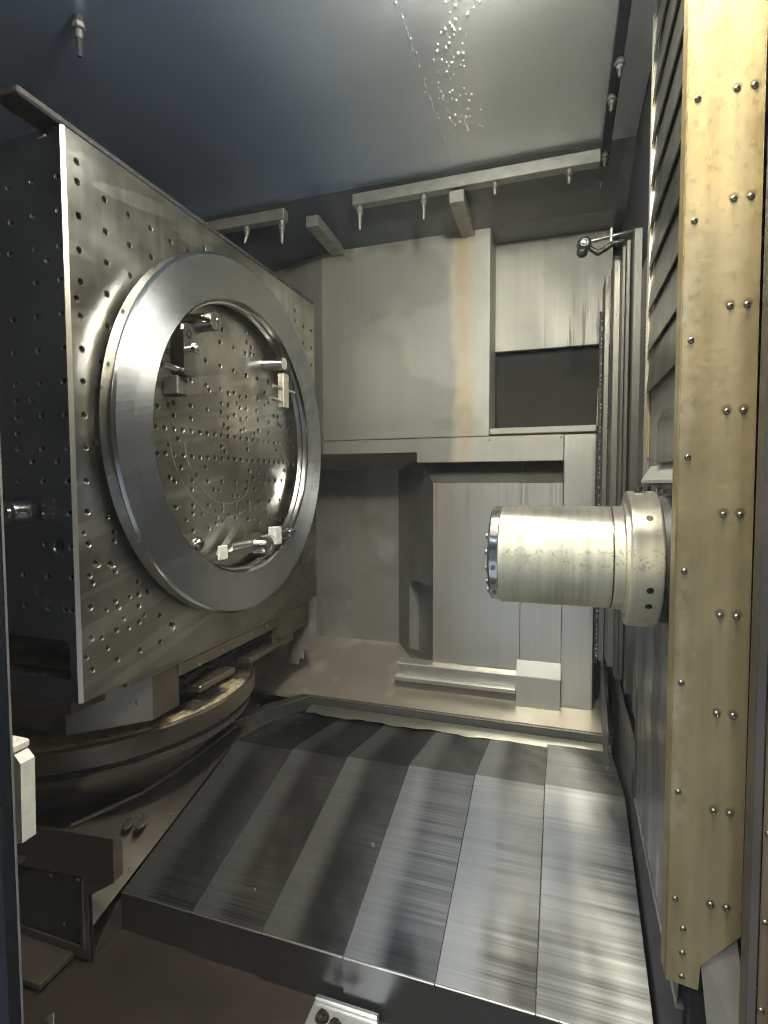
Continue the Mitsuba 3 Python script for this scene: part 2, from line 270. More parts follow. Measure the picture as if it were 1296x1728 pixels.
hallw = struct('workshop_wall', 'plain workshop wall behind the viewer')
put(hallw, None, cbox(-8, 8, -8.2, -8.0, 0, 6), M_HALL)

# drops of coolant hanging from the roof, and along its seam
drop = [ply(trimesh.creation.icosphere(2, 1.0).apply_transform(np.diag([r, r, r * 0.75, 1])), 'droplet', smooth=True) for r in (0.0020, 0.0029, 0.0037)]
n = 0
spots_ = []
while n < 74:
    y = 1.32 + 0.50 * rng.random() ** 0.9; u = rng.normal(0, 1)
    if abs(u) > 1.9: continue
    cx = -0.255 - 0.05 * math.sin((y - 1.35) * 5) - 0.03 * (y - 1.35)
    q = np.array([cx + 0.032 * u, y])
    if any(np.hypot(*(q - o)) < 0.011 for o in spots_): continue
    spots_.append(q); put(ceiling, 'droplet', drop[int(rng.integers(0, 3))], None, at=tr(q[0], y, 2.754)); n += 1
for i in range(22):
    put(ceiling, 'droplet', drop[int(rng.integers(0, 2))], None, at=tr(-0.390 + 0.0035 * rng.normal(), 1.27 + 0.033 * i + 0.012 * rng.normal(), 2.754))

# ---------------------------------------------------------------- tool hatch, sliding door, rails at the back
hatch = thing('tinted_hatch', 'dark grey tinted panel set deep in the back wall under the bright upper right sheet', 'hatch')
put(hatch, 'pane', cbox(-0.2925, 0.22, 2.52, 2.53, 1.833, 2.30), M_WINDOW)
put(hatch, 'reveal', cbox(-0.2925, -0.290, 2.502, 2.5195, 1.833, 2.2, 0.0005), M_WINDOW)
door = thing('sliding_door', 'bevelled stainless sliding door in the back wall behind the spindle', 'door')
put(door, 'panel', cbox(-0.543, -0.1635, 2.335, 2.345, 0.80, 1.603, 0.001), M_DOOR)
put(door, 'panel', cbox(-0.1615, 0.005, 2.331, 2.345, 0.80, 1.602, 0.001), M_DOOR)
put(door, 'top_bevel', quad([[-0.543, 2.336, 1.6035], [-0.1630, 2.336, 1.6035], [-0.1630, 2.445, 1.705], [-0.623, 2.445, 1.705]]), M_DARK)
put(door, 'top_bevel', quad([[-0.1618, 2.334, 1.6035], [0.005, 2.334, 1.6035], [0.005, 2.445, 1.702], [-0.1618, 2.445, 1.702]]), M_DARK)
# slanted left cheek with a slot in it
O, U = np.array([-0.543, 2.336]), np.array([-0.274, 0.375]); L = np.hypot(*U); U = U / L
def cheek(poly, d0, d1):     # polygon in (along the cheek, z), thickness behind it
    m = extr(poly, d1 - d0); N = np.array([U[1], -U[0]]) * -1
    v = m.vertices.copy(); xy = O + np.outer(v[:, 0], U) + np.outer(v[:, 2] + d0, N)
    m.vertices = np.c_[xy, v[:, 1]]; m.fix_normals(); return m
slot = [(0.020, 0.822), (0.309, 0.768), (0.309, 1.118), (0.020, 1.134)]
put(door, 'cheek', cheek(Polygon([(0, 0.78), (L, 0.72), (L, 1.76), (0.137, 1.703), (0, 1.602)], [slot]), 0, -0.006), M_DARK)
put(door, 'slot_pocket', cheek([(0.0, 0.70), (0.36, 0.70), (0.36, 1.2), (0.0, 1.2)], -0.055, -0.060), M_WALL)
put(door, 'slot_side', cheek([(0.3095, 0.74), (0.313, 0.74), (0.313, 1.16), (0.3095, 1.16)], -0.0065, -0.0545), M_WALL)
put(door, 'slot_side', cheek([(0.014, 0.78), (0.0195, 0.78), (0.0195, 1.16), (0.014, 1.16)], -0.0065, -0.0545), M_DARK)
rail = thing('door_rail', 'stepped steel guide rail along the foot of the sliding door', 'rail')
put(rail, 'ledge', prism_x([(2.345, 0.799), (2.298, 0.790), (2.294, 0.786), (2.294, 0.738), (2.345, 0.738)], -0.700, -0.172), M_DOOR)
put(rail, 'lip', cbox(-0.706, -0.172, 2.268, 2.345, 0.716, 0.737, 0.004), M_DOOR)
put(rail, 'foot', cbox(-0.704, -0.172, 2.297, 2.345, 0.672, 0.7145), M_DARK)
cap = thing('rail_cover', 'small steel cover block with bright sloping top at the right end of the door rail', 'cover')
put(cap, 'body', prism_x([(2.330, 0.660), (2.262, 0.660), (2.262, 0.797), (2.330, 0.797)], -0.170, 0.0045), M_DOOR)
put(cap, 'top', hull([(-0.172, 2.258, 0.797), (0.0055, 2.258, 0.797), (-0.172, 2.258, 0.801), (0.0055, 2.258, 0.801), (-0.172, 2.330, 0.846), (0.0055, 2.330, 0.846), (-0.172, 2.330, 0.84), (0.0055, 2.330, 0.84)]), M_CAPTOP_LIT)

# ---------------------------------------------------------------- gutter between floor sheet and way cover
gutter = thing('gutter_lip', 'folded steel lip in front of the back floor with bright wiper strip below', 'edge trim')
lipP = [(0.20, 2.130), (-1.060, 2.130), (-1.235, 1.80), (-1.32, 1.80), (-1.10, 2.160), (0.20, 2.160)]
put(gutter, 'lip', prism_z(lipP, 0.596, 0.650), M_SHADE)
put(gutter, 'lip_edge', prism_z([(0.20, 2.1285), (-1.061, 2.1285), (-1.237, 1.797), (-1.240, 1.800), (-1.064, 2.133), (0.20, 2.133)], 0.6503, 0.6522), M_EDGE)
wv = []
xs = np.linspace(-1.045, 0.186, 60)
for x in xs: wv += [(x, 2.052 + 0.006 * math.sin(x * 23) + 0.004 * math.sin(x * 61), 0.612), (x, 2.126, 0.6195)]
put(gutter, 'wiper', trimesh.Trimesh(wv, [f for i in range(59) for f in ([2 * i, 2 * i + 2, 2 * i + 3], [2 * i, 2 * i + 3, 2 * i + 1])], process=False), M_EDGE)

# ---------------------------------------------------------------- telescopic way cover on the floor
cover = thing('way_cover', 'telescopic floor cover of six ground steel plates with a ridge', 'machine cover')
SE = [-1.130, -0.896, -0.686, -0.467, -0.248, -0.036, 0.187]
for i in range(6):
    x0, x1, d = SE[i], SE[i + 1], 0.0058 * (i - 2.5)
    if i < 5: x1 += 0.0            # the next plate starts over this one
    yf, yc, yb = 1.1 - d, 1.667, 2.10
    zf, zc, zb = 0.5 + d, 0.667 + d, 0.596 + d
    prof = [(yf, 0.360), (yf, zf - 0.004), (yf + 0.0012, zf - 0.0012), (yf + 0.004, zf + 0.0008), (1.3, zf + 0.296 * (1.3 - yf)), (1.5, zf + 0.296 * (1.5 - yf)), (yc - 0.006, zc - 0.0016), (yc, zc), (yc + 0.006, zc - 0.001), (1.85, zc - 0.165 * 0.183), (yb, zb)]
    for a, sec in (('plate', prof[3:]), ('plate_front', prof[:4])):
        v, uv = [], []
        s = np.r_[0, np.cumsum(np.hypot(*np.diff(np.array(sec), axis=0).T))]
        NX = 13
        for (y, z), t in zip(sec, s):
            for j in range(NX):
                w = j / (NX - 1); bow = 0.0004 * (1 - (2 * w - 1) ** 2)
                v.append((x0 + (x1 - x0) * w, y, z + bow)); uv.append((t, x0 + (x1 - x0) * w))
        f = [g for k in range(len(sec) - 1) for j in range(NX - 1) for g in ([NX * k + j, NX * k + j + 1, NX * k + NX + j + 1], [NX * k + j, NX * k + NX + j + 1, NX * k + NX + j])]
        m = trimesh.Trimesh(v, f, process=False)
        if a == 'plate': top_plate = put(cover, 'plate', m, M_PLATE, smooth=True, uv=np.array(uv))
        else:
            put(top_plate, 'front', m, M_PLATE_FRONT)
            put(top_plate, 'edge_highlight', rod((x0 + 0.001, yf + 0.0012, zf - 0.0014), (x1 - 0.001, yf + 0.0012, zf - 0.0014), 0.0022, n=8), M_EDGE, 60)  # bright rod drawn as the highlight along the front edge
    # folded side of the plate, seen at the joint with the lower plate to its left
    if i > 0:
        low = [(y, z - 0.004) for y, z in prof[2:]]
        put(top_plate, 'side', prism_x([(y, z - 0.0003) for y, z in prof[1:]] + low[::-1], x0 - 0.0022, x0 - 0.0002), M_BLACK)
        put(top_plate, 'edge_line', prism_x([(y, z + 0.0004) for y, z in prof[2:]] + [(y, z - 0.0010) for y, z in prof[2:]][::-1], x0 - 0.0001, x0 + 0.0010), M_LIP)

# ---------------------------------------------------------------- rotary table, deck and saddle under the fixture
table = thing('rotary_table', 'dark round rotary table on a tapering cast pedestal under the fixture', 'rotary table')
c0 = (-1.6, 1.48, 0)
put(table, 'disc', lathe([(0, 0.9), (0.562, 0.9), (0.568, 0.894), (0.568, 0.842), (0.562, 0.836), (0.545, 0.836)], c=c0, n=128), M_SADDLE, 30)
put(table, 'groove', lathe([(0.548, 0.837), (0.548, 0.815)], c=c0, n=128), M_BLACK, True)
put(table, 'collar', lathe([(0.548, 0.8145), (0.552, 0.812), (0.552, 0.795), (0.54, 0.792)], c=c0, n=128), M_CAST, 30)
put(table, 'pedestal', lathe([(0.540, 0.7915), (0.46, 0.72), (0.39, 0.66), (0.352, 0.615), (0.34, 0.40)], c=c0, n=128), M_CAST, True)
cv, cf = [], []
aa = np.radians(np.linspace(-70, 75, 420))
for k, a in enumerate(aa):
    for j, r in enumerate(np.linspace(0.470, 0.560, 14)):
        h = 0.9012 + (0.011 * meshkit.fbm(np.array([[a * 40, r * 90, 1.0]]), 3)[0] * (0.3 + 0.7 * meshkit.noise(np.array([[a * 9, 3.0, 1.0]]))[0]) + 0.0035 * rng.random() if 0 < j < 13 else 0)
        cv.append((c0[0] + r * math.cos(a), c0[1] + r * math.sin(a), h))
        if k < len(aa) - 1 and j < 13:
            q = k * 14 + j; cf += [[q, q + 14, q + 15], [q, q + 15, q + 1]]
put(table, 'swarf_layer', trimesh.Trimesh(cv, cf, process=False), M_CHIPS, label='tan layer of fine swarf lying on the disc rim', kind='stuff')
deck = thing('table_deck', 'dark brown sheet deck beside the way cover with curved bright edge', 'machine cover')
edge = [(-1.33, 0.98), (-1.324, 1.132), (-1.288, 1.223), (-1.25, 1.326), (-1.235, 1.441), (-1.232, 1.585), (-1.231, 1.78), (-1.231, 1.954), (-1.264, 2.041), (-1.35, 2.1)]
put(deck, 'upper_sheet', prism_z(edge + [(-2.0, 2.1), (-2.0, 0.98)], 0.612, 0.622), M_CAST)
def ribbon(pts, w, h):
    p = np.array(pts, float); t = np.gradient(p, axis=0); nrm = np.c_[t[:, 1], -t[:, 0]]; nrm /= np.linalg.norm(nrm, axis=1, keepdims=True)
    a, b = p[:, :2] + nrm * w, p[:, :2] - nrm * w
    return prism_z(np.vstack([a, b[::-1]]), h[0], h[1])
put(deck, 'curved_edge', ribbon(edge[1:-1], 0.0036, (0.6225, 0.6290)), M_EDGE)
v = []
ys = np.linspace(1.014, 1.98, 30)
ex, ey = np.array([e[0] for e in edge[1:-1]]), np.array([e[1] for e in edge[1:-1]])
for y in ys:
    xe = np.interp(y, ey, ex); zr = 0.5 + 0.296 * (y - 1.1) if y < 1.667 else 0.667 - 0.165 * (y - 1.667)
    v += [(xe, y, 0.6110), (-1.1325, y, min(zr, 0.652) - 0.012)]
put(deck, 'lower_sheet', trimesh.Trimesh(v, [g for i in range(29) for g in ([2 * i, 2 * i + 1, 2 * i + 3], [2 * i, 2 * i + 3, 2 * i + 2])], process=False), M_CAST, True)
put(deck, 'side_sheet', prism_x([(1.02, 0.38), (1.10, 0.46), (1.667, 0.63), (1.98, 0.58), (1.98, 0.38)], -1.137, -1.1335), M_CAST)
for x, y, a in ((-1.206, 1.225, .3), (-1.172, 1.24, .3)):
    m = trimesh.creation.icosphere(3, 1.0).apply_transform(np.diag([0.013, 0.030, 0.004, 1])); m.apply_transform(trimesh.transformations.rotation_matrix(0.35, [0, 0, 1]))
    m.vertices += 0.0016 * rng.normal(size=m.vertices.shape); m.apply_translation([x, y, 0.598])
    put(deck, 'coolant_drop', m, M_WET, True, label='shiny elongated coolant puddle on the brown deck')

for y in (1.16, 1.34, 1.52, 1.66): put(deck, 'screw', ply(lathe([(0, 0.0026), (0.0025, 0.0022), (0.0042, 0)], n=14), 'screw_steel', smooth=50), None, at=tr(-1.142, y, (0.5 + 0.296 * (y - 1.1)) - 0.004 if y < 1.6 else 0.642))
saddle = thing('fixture_pallet', 'eight sided steel machine pallet carrying the perforated fixture block', 'pallet')
octa = [(-2.1, 0.99), (-1.165, 0.99), (-1.066, 1.085), (-1.022, 1.13), (-1.022, 1.232), (-1.15, 1.232), (-1.15, 1.76), (-1.03, 1.76), (-1.03, 1.90), (-1.165, 2.0), (-2.1, 2.0)]
put(saddle, 'body', prism_z(octa, 0.976, 1.097), M_SADDLE)
put(saddle, 'front_shelf', prism_z([(-2.1, 0.895), (-1.035, 0.895), (-1.035, 0.99), (-1.165, 0.985), (-2.1, 0.985)], 1.085, 1.1165), M_SADDLE)
put(saddle, 'top_band', cbox(-1.4, -1.010, 1.035, 2.06, 1.0985, 1.1165, 0.002), M_PALLET)
put(saddle, 'side_band', cbox(-1.15, -1.016, 1.2325, 1.79, 1.058, 1.0975, 0.003), M_SADDLE)
put(saddle, 'end_block', cbox(-1.3, -1.012, 1.79, 2.01, 1.010, 1.0978, 0.003), M_SADDLE)
put(saddle, 'end_step', cbox(-1.3, -1.03, 1.84, 1.93, 0.966, 1.0095, 0.003), M_SADDLE)
put(saddle, 'clamp_rail', cbox(-1.06, -1.006, 1.305, 1.485, 0.984, 1.004, 0.003), M_SADDLE)
put(saddle, 'clamp_rail', cbox(-1.06, -1.006, 1.572, 1.732, 0.985, 1.005, 0.003), M_SADDLE)
put(saddle, 'rail_backing', cbox(-1.12, -1.062, 1.24, 1.76, 0.975, 1.03, 0.003), M_BLACK)
arc = []
for i in range(25):
    y = 1.25 + 0.52 * i / 24; b = 1.0 - ((y - 1.51) / 0.27) ** 2
    arc += [(-1.014, y, 1.030 + 0.020 * b), (-1.060, y, 1.012 + 0.022 * b)]
put(saddle, 'arched_lip', trimesh.Trimesh(arc, [g for i in range(24) for g in ([2 * i, 2 * i + 2, 2 * i + 3], [2 * i, 2 * i + 3, 2 * i + 1])], process=False), M_PALLET, True)
lamp_dot = ply(trimesh.creation.icosphere(2, 0.0042), 'polished_steel', smooth=True)
for y, z in ((1.315, 1.066), (1.43, 1.075), (1.60, 1.082), (1.70, 1.085), (1.10, 1.03)): put(saddle, 'bolt_head', lamp_dot, None, at=tr(-1.014 if y > 1.2 else -1.045, y, z))
guard = thing('stepped_guard', 'stack of light grey stepped guard plates behind the right end of the pallet', 'guard plates')
for i, (x0, x1, z0) in enumerate(((-1.118, -1.082, 0.852), (-1.150, -1.1185, 0.822), (-1.178, -1.1505, 0.775), (-1.23, -1.1785, 0.745))):
    put(guard, 'plate', cbox(x0, x1, 2.24 + 0.004 * i, 2.262, z0, 1.085), M_WALL)

# ---------------------------------------------------------------- perforated fixture block
block = thing('fixture_block', 'tall square steel fixture block drilled all over with a grid of holes', 'fixture block')
FACE = np.array([[float(b) / 1000 for b in a.split(',')] for a in '1426,2035 1354,1964 1425,1963 1498,2034 1495,1963 1439,2076 1570,2103 1574,2071 1601,2062 1566,2033 1596,2037 1616,2038 1567,1962 1637,1963 1708,1966 1685,1923 1706,1891 1684,1881 1638,1893 1214,1968 1207,1941 1284,1911 1284,1893 1217,1850 1354,1893 1369,1880 1424,1892 1464,1886 1495,1892 1528,1885 1567,1891 1428,1850 1463,1850 1510,1861 1527,1849 1563,1850 1628,1852 1150,1804 1192,1812 1211,1821 1283,1823 1356,1823 1426,1822 1495,1822 1462,1811 1531,1811 1567,1821 1638,1821 1210,1787 1282,1787 1709,1821 1744,1849 1772,1849 1777,1821 1847,1817 1797,1809 1836,1802 1438,1785 1461,1776 1552,1784 1531,1775 1637,1785 1614,1772 1708,1785 1143,1750 1175,1751 1210,1751 1245,1751 1283,1751 1319,1751 1355,1751 1390,1752 1425,1752 1460,1752 1496,1752 1530,1751 1567,1751 1603,1751 1639,1750 1674,1751 1708,1751 1745,1750 1778,1751 1813,1751 1848,1751 1885,1748 1226,1725 1189,1706 1424,1716 1442,1703 1566,1717 1761,1724 1798,1705 1145,1680 1175,1683 1209,1682 1247,1682 1284,1681 1319,1680 1354,1681 1390,1681 1426,1681 1461,1681 1495,1681 1529,1680 1566,1680 1601,1680 1637,1680 1674,1681 1708,1680 1744,1680 1779,1680 1813,1681 1849,1681 1884,1680 1917,1680 1236,1648 1344,1650 1304,1628 1189,1620 1209,1609 1282,1610 1352,1610 1424,1610 1495,1609 1566,1610 1600,1621 1635,1610 1671,1611 1709,1612 1747,1612 1795,1614 1851,1611 1883,1611 1578,1646 1629,1639 1816,1652 1322,1589 1279,1587 1381,1584 1409,1583 1555,1583 1609,1584 1480,1563 1509,1563 1353,1539 1282,1540 1210,1539 1424,1540 1493,1539 1568,1539 1635,1539 1707,1540 1778,1540 1850,1540 1389,1519 1423,1519 1512,1512 1567,1517 1600,1518 1648,1514 1681,1523 1686,1500 1281,1518 1322,1513 1397,1500 1459,1504 1439,1496 1492,1493 1566,1483 1600,1483 1422,1483 1389,1482 1494,1469 1636,1468 1707,1470 1776,1470 1813,1469 1798,1449 1353,1469 1281,1469 1252,1501 1920,2278 1920,2239 1992,2237 2063,2239 2061,2168 1989,2170 2060,2097 2057,1401 2055,1332 2014,1313 1986,1313 1963,1284 2054,1262 1985,1263 2026,1255 1954,1255 2015,1227 2052,1193 1988,1192 1912,1193 1845,1190 923,1609 923,1540 978,1525 912,1494 996,1489 995,1468 923,1468 995,1397 923,1397 931,1380 923,1326 967,1310 995,1326 1003,1309 1067,1327 1017,1278 1084,1271 1067,1257 1140,1256 1032,1251 995,1256 923,1256 951,1249 967,1220 1139,1186 1067,1185 908,1216 995,1185 923,1184 1038,1327 1067,1298 1067,1358 1098,1327 924,2294 924,2252 996,2250 925,2181 1068,2249 997,2179 1140,2249 1069,2178 1214,2247 1141,2178 1286,2249 1357,2287 924,2108 997,2109 1069,2106 925,2041 913,2001 996,2038 922,1967 996,1965 923,1896 976,1880 923,1826 923,1753 924,1683 950,1694'.split()])
FRONT = np.array([[float(b) / 1000 for b in a.split(',')] for a in '-1160,2250 -1090,2251 -1018,2250 -1155,2175 -1090,2180 -1018,2180 -1161,2109 -1088,2108 -1019,2107 -1053,2081 -1088,2038 -1018,2037 -1160,1966 -1089,1965 -1018,1965 -1161,1894 -1089,1894 -1016,1895 -1159,1823 -1086,1823 -1019,1823 -1158,1789 -1113,1788 -1159,1752 -1085,1753 -1019,1752 -1160,1716 -1159,1681 -1088,1681 -1015,1680 -1116,1652 -1044,1652 -1160,1610 -1088,1609 -1017,1609 -1016,1539 -1089,1468 -1014,1466 -1158,1397 -1086,1397 -1015,1398 -1114,1359 -1157,1327 -1086,1326 -1036,1326 -1017,1326'.split()])
hr = [0.0074 if (abs((y - 0.925) / 0.0712 - round((y - 0.925) / 0.0712)) < 0.12 or z > 1.55) else 0.0060 for y, z in FACE]
cutters = []
for (y, z), r in zip(FACE, hr):
    m = lathe([(0, -0.032), (r, -0.030), (r, -0.0008), (r + 0.0022, 0.0014), (0, 0.0014)], 'x', c=(-1.0, y, z), n=14); cutters.append(m)
for y, z, r in ((0.946, 1.423, 0.0085), (0.987, 1.414, 0.008), (1.185, 1.216, 0.011)):
    cutters.append(lathe([(0, -0.032), (r, -0.030), (r, -0.005), (r + 0.004, -0.004), (r + 0.004, 0.002), (0, 0.002)], 'x', c=(-1.0, y, z), n=20))
slab = mani(cbox(-1.0110, -1.0, 0.8965, 2.09, 1.117, 2.352, 0.0010))
face = slab - m3.Manifold.batch_boolean([mani(c) for c in cutters], m3.OpType.Add)
fp = put(block, 'face_plate', tm(face), M_PALLET)
put(block, 'hole_bed', cbox(-1.041, -1.0115, 0.935, 2.088, 1.119, 2.350), M_HOLE_SHADE)  # dark bed behind the thin face gives the holes their painted shade
cutters = [lathe([(0, 0.032), (0.0068, 0.030), (0.0068, 0.0012), (0.0092, -0.0012), (0, -0.0012)], 'y', c=(x, 0.89, z), n=14) for x, z in FRONT]
for x, z, r in ((-1.050, 1.466, 0.012),):
    cutters.append(lathe([(0, 0.032), (r, 0.030), (r, 0.005), (r + 0.005, 0.004), (r + 0.005, -0.002), (0, -0.002)], 'y', c=(x, 0.89, z), n=20))
side = mani(cbox(-2.2, -1.0062, 0.89, 0.896, 1.117, 2.352, 0.0010)) - m3.Manifold.batch_boolean([mani(c) for c in cutters], m3.OpType.Add)
rp = []
for cx, cz in ((-1.40, 1.178), (-1.040, 1.178), (-1.40, 1.242), (-1.040, 1.242)):
    for k in range(12): rp.append((cx + 0.013 * math.cos(k * math.pi / 6), cz + 0.013 * math.sin(k * math.pi / 6)))
pocket = mani(prism_y(Polygon(rp).convex_hull, 0.85, 0.95))
put(block, 'side_plate', tm(side - pocket), M_PALLET_DARK, label='dark unlit side of the fixture block with a slot near its foot')
put(block, 'hole_bed', tm(mani(cbox(-2.19, -1.0085, 0.8965, 0.93, 1.119, 2.350)) - pocket), M_HOLE_SHADE)
put(block, 'slot_lining', cbox(-1.5, -1.0425, 0.955, 1.02, 1.155, 1.165), M_SADDLE)
put(block, 'edge_strip', prism_z([(-1.0060, 0.8888), (-0.9992, 0.8962), (-1.0065, 0.8990), (-1.009, 0.895)], 1.117, 2.353), M_EDGE, label='bright worn corner edge of the fixture block')
put(block, 'core', cbox(-2.2, -1.0415, 1.03, 2.085, 1.118, 2.35), M_BLACK)
put(block, 'top_plate', cbox(-1.07, -1.001, 0.795, 2.095, 2.3525, 2.370, 0.004), M_BLACK)
# small worn mark near the top of the dark side: illegible strokes
st = [cbox(-1.0785 + 0.0052 * i, -1.0785 + 0.0052 * i + w, 0.8885, 0.8899, 2.3335 + dz, 2.3335 + dz + h, 0.0003) for i, (w, h, dz) in enumerate(((0.0048, 0.0016, 0), (0.0048, 0.0028, 0.0004), (0.0040, 0.0044, 0.0004), (0.0034, 0.0042, 0.0012), (0.0002, 0.001, 0.002), (0.0036, 0.0046, 0.0014), (0.0012, 0.0050, 0.0018)))]
put(block, 'stamp', join(*st), M_PIPE, label='small pale worn mark near the top of the dark side')
# thin pale arcs on the face inside the ring
for r, cz in ((0.268, 1.765), (0.205, 1.745)):
    pts = [(-0.9992, 1.455 + r * math.cos(a), cz + r * math.sin(a)) for a in np.radians(np.linspace(188, 352, 60))]
    vv, ff = [], []
    for i, (x, y, z) in enumerate(pts):
        d = np.array([y - 1.455, z - cz]) / r
        vv += [(x, y + d[0] * 0.0016, z + d[1] * 0.0016), (x, y - d[0] * 0.0016, z - d[1] * 0.0016)]
        if i: q = 2 * i; ff += [[q - 2, q, q + 1], [q - 2, q + 1, q - 1]]
    put(fp, 'pale_arc', trimesh.Trimesh(vv, ff, process=False), M_CHROME)

# ---------------------------------------------------------------- ring workpiece
ring = thing('steel_ring', 'big turned steel ring standing off the drilled face of the fixture block', 'ring')
RC, XF, XB = (1.48, 1.741), -0.938, -0.976
def annulus(r0, r1, x0, x1, n=160, k=2):
    rr = np.linspace(r0, r1, k); xx = np.linspace(x0, x1, k); v, uv, f = [], [], []
    for i in range(n + 1):
        a = 2 * np.pi * i / n
        for r, x in zip(rr, xx):
            v.append((x, RC[0] + r * math.cos(a), RC[1] + r * math.sin(a))); uv.append((r, a / (2 * np.pi)))
    for i in range(n):
        for j in range(k - 1):
            q = i * k + j; f += [[q, q + k, q + k + 1], [q, q + k + 1, q + 1]]
    return trimesh.Trimesh(v, f, process=False), np.array(uv)
m, uv = annulus(0.418, 0.532, XF, XF, k=3); put(ring, 'face', m, M_RING, smooth=True, uv=uv)
m = lathe([(0.5322, XF), (0.5385, XF - 0.005), (0.540, XF - 0.008), (0.540, XB), (0.534, XB - 0.004), (0.44, XB - 0.004)], 'x', c=(0, *RC), n=160); put(ring, 'rim', m, M_RING_SIDE, 30)
m = lathe([(0.4178, XF), (0.4135, XF - 0.003), (0.4100, XF - 0.008), (0.4095, XF - 0.020), (0.4040, XF - 0.022), (0.4035, XB), (0.415, XB - 0.004), (0.44, XB - 0.0042)], 'x', c=(0, *RC), n=160); put(ring, 'bore', m, M_RING_SIDE, 30)
for a in np.radians([20, 65, 110, 160, 200, 250, 290, 335]):
    y, z = RC[0] + 0.475 * math.cos(a), RC[1] + 0.475 * math.sin(a)
    put(ring, 'standoff', rod((-0.9995, y, z), (XB - 0.0045, y, z), 0.022), M_DARK, 30)

# clamps that hold the ring: label, centre (y, z), direction along the arm, arm length
def clamp(label, parts):
    k = thing('ring_clamp', label, 'clamp', 'clamps holding the steel ring')
    for nm, mesh, mt, sm in parts: put(k, nm, mesh, mt, smooth=sm)
    return k
def bushing(y, z, x0, x1, r): return lathe([(0, x1), (r * 0.45, x1), (r * 0.45, x1 + 0.003), (r * 0.55, x1 + 0.004), (r - 0.002, x1 + 0.004), (r, x1 + 0.002), (r, x0)], 'x', c=(0, y, z), n=32)
clamp('steel strap clamp with round bushings at the upper left inside of the ring', [
    ('strap', hull([(x, y, z) for x in (-0.972, -0.930) for y, z in ((1.170, 1.885), (1.216, 1.885), (1.170, 2.000), (1.180, 2.020), (1.206, 2.020), (1.216, 2.000))]), M_CLAMP, False),
    ('strap_eye', lathe([(0.006, -0.9290), (0.011, -0.9288), (0.013, -0.9298), (0.013, -0.931)], 'x', c=(0, 1.193, 1.993), n=24), M_HOLE, 30),
    ('strap_shadow', cbox(-0.998, -0.950, 1.168, 1.210, 1.835, 1.8845, 0.003), M_SHADE, False),  # dark block standing in for the shadow below the strap
    ('bushing', lathe([(0, -0.905), (0.010, -0.905), (0.012, -0.9), (0.024, -0.9), (0.026, -0.903), (0.026, -0.999)], 'x', c=(0, 1.270, 2.045), n=32), M_CLAMP, 30),
    ('link_bar', hull([(x, y, z) for x in (-0.955, -0.935) for y, z in ((1.19, 2.0), (1.21, 1.985), (1.27, 2.025), (1.255, 2.055))]), M_CLAMP, False),
    ('bolt', rod((-0.999, 1.194, 1.955), (-0.900, 1.194, 1.955), 0.0075), M_CHROME, 30),
    ('nut', lathe([(0, -0.905), (0.014, -0.905), (0.014, -0.917), (0, -0.917)], 'x', c=(0, 1.194, 1.955), n=6), M_CHROME, False),
    ('set_screw', rod((-0.95, 1.11, 1.900), (-0.95, 1.168, 1.900), 0.008), M_CHROME, 30)])
clamp('clamp with a bright round post and upright plate at the right inside of the ring', [
    ('plate', cbox(-0.955, -0.930, 1.693, 1.733, 1.868, 1.990, 0.003), M_EDGE, False),
    ('post', rod((-0.999, 1.690, 2.020), (-0.925, 1.690, 2.020), 0.021), M_CHROME, 30),
    ('bolt', rod((-0.940, 1.64, 1.935), (-0.940, 1.79, 1.935), 0.006), M_CHROME, 30),
    ('lower_bolt', rod((-0.945, 1.63, 1.893), (-0.945, 1.70, 1.893), 0.007), M_CHROME, 30)])
clamp('jumbled low clamp with a tilted strap at the bottom inside of the ring', [
    ('strap', hull([(x, y, z) for x in (-0.955, -0.925) for y, z in ((1.300, 1.372), (1.335, 1.36), (1.52, 1.445), (1.535, 1.40))]), M_CLAMP, False),
    ('tag', cbox(-0.9235, -0.915, 1.285, 1.325, 1.385, 1.425, 0.002), M_WHITE, False),
    ('bushing', lathe([(0, -0.905), (0.012, -0.905), (0.014, -0.9), (0.026, -0.9), (0.029, -0.903), (0.029, -0.999)], 'x', c=(0, 1.535, 1.398), n=32), M_CLAMP, 30),
    ('pin', rod((-0.92, 1.34, 1.415), (-0.915, 1.44, 1.418), 0.012), M_CHROME, 30),
    ('knob', trimesh.creation.icosphere(3, 0.020).apply_translation([-0.95, 1.235, 1.437]), M_CLAMP, True),
    ('gusset', hull([(x, y, z) for x in (-0.985, -0.96) for y, z in ((1.36, 1.39), (1.47, 1.475), (1.48, 1.395))]), M_CLAMP, False)])
clamp('clamp with a square white block on its rod at the lower right inside the ring', [
    ('block', cbox(-0.945, -0.915, 1.60, 1.640, 1.395, 1.455, 0.002), M_WHITE, False),
    ('rod', rod((-0.935, 1.53, 1.424), (-0.935, 1.76, 1.424), 0.010), M_CHROME, 30),
    ('cylinder', rod((-0.935, 1.645, 1.424), (-0.935, 1.735, 1.424), 0.020), M_CLAMP, 30),
    ('nut', lathe([(0, 1.70), (0.022, 1.70), (0.022, 1.725), (0, 1.725)], 'y', c=(-0.930, 0, 1.424), n=6), M_CHROME, False),
    ('foot', cbox(-0.998, -0.95, 1.60, 1.73, 1.36, 1.40, 0.003), M_DARK, False)])
kc = thing('side_clamp', 'round nosed clamp with square plates on the dark side of the fixture block', 'clamp')
put(kc, 'bar', cbox(-1.40, -1.10, 0.868, 0.8885, 1.527, 1.560, 0.003), M_CLAMP)
put(kc, 'nose', lathe([(0, 0.835), (0.012, 0.835), (0.014, 0.840), (0.024, 0.842), (0.026, 0.85), (0.026, 0.889)], 'y', c=(-1.135, 0, 1.540), n=32), M_CHROME, 30)
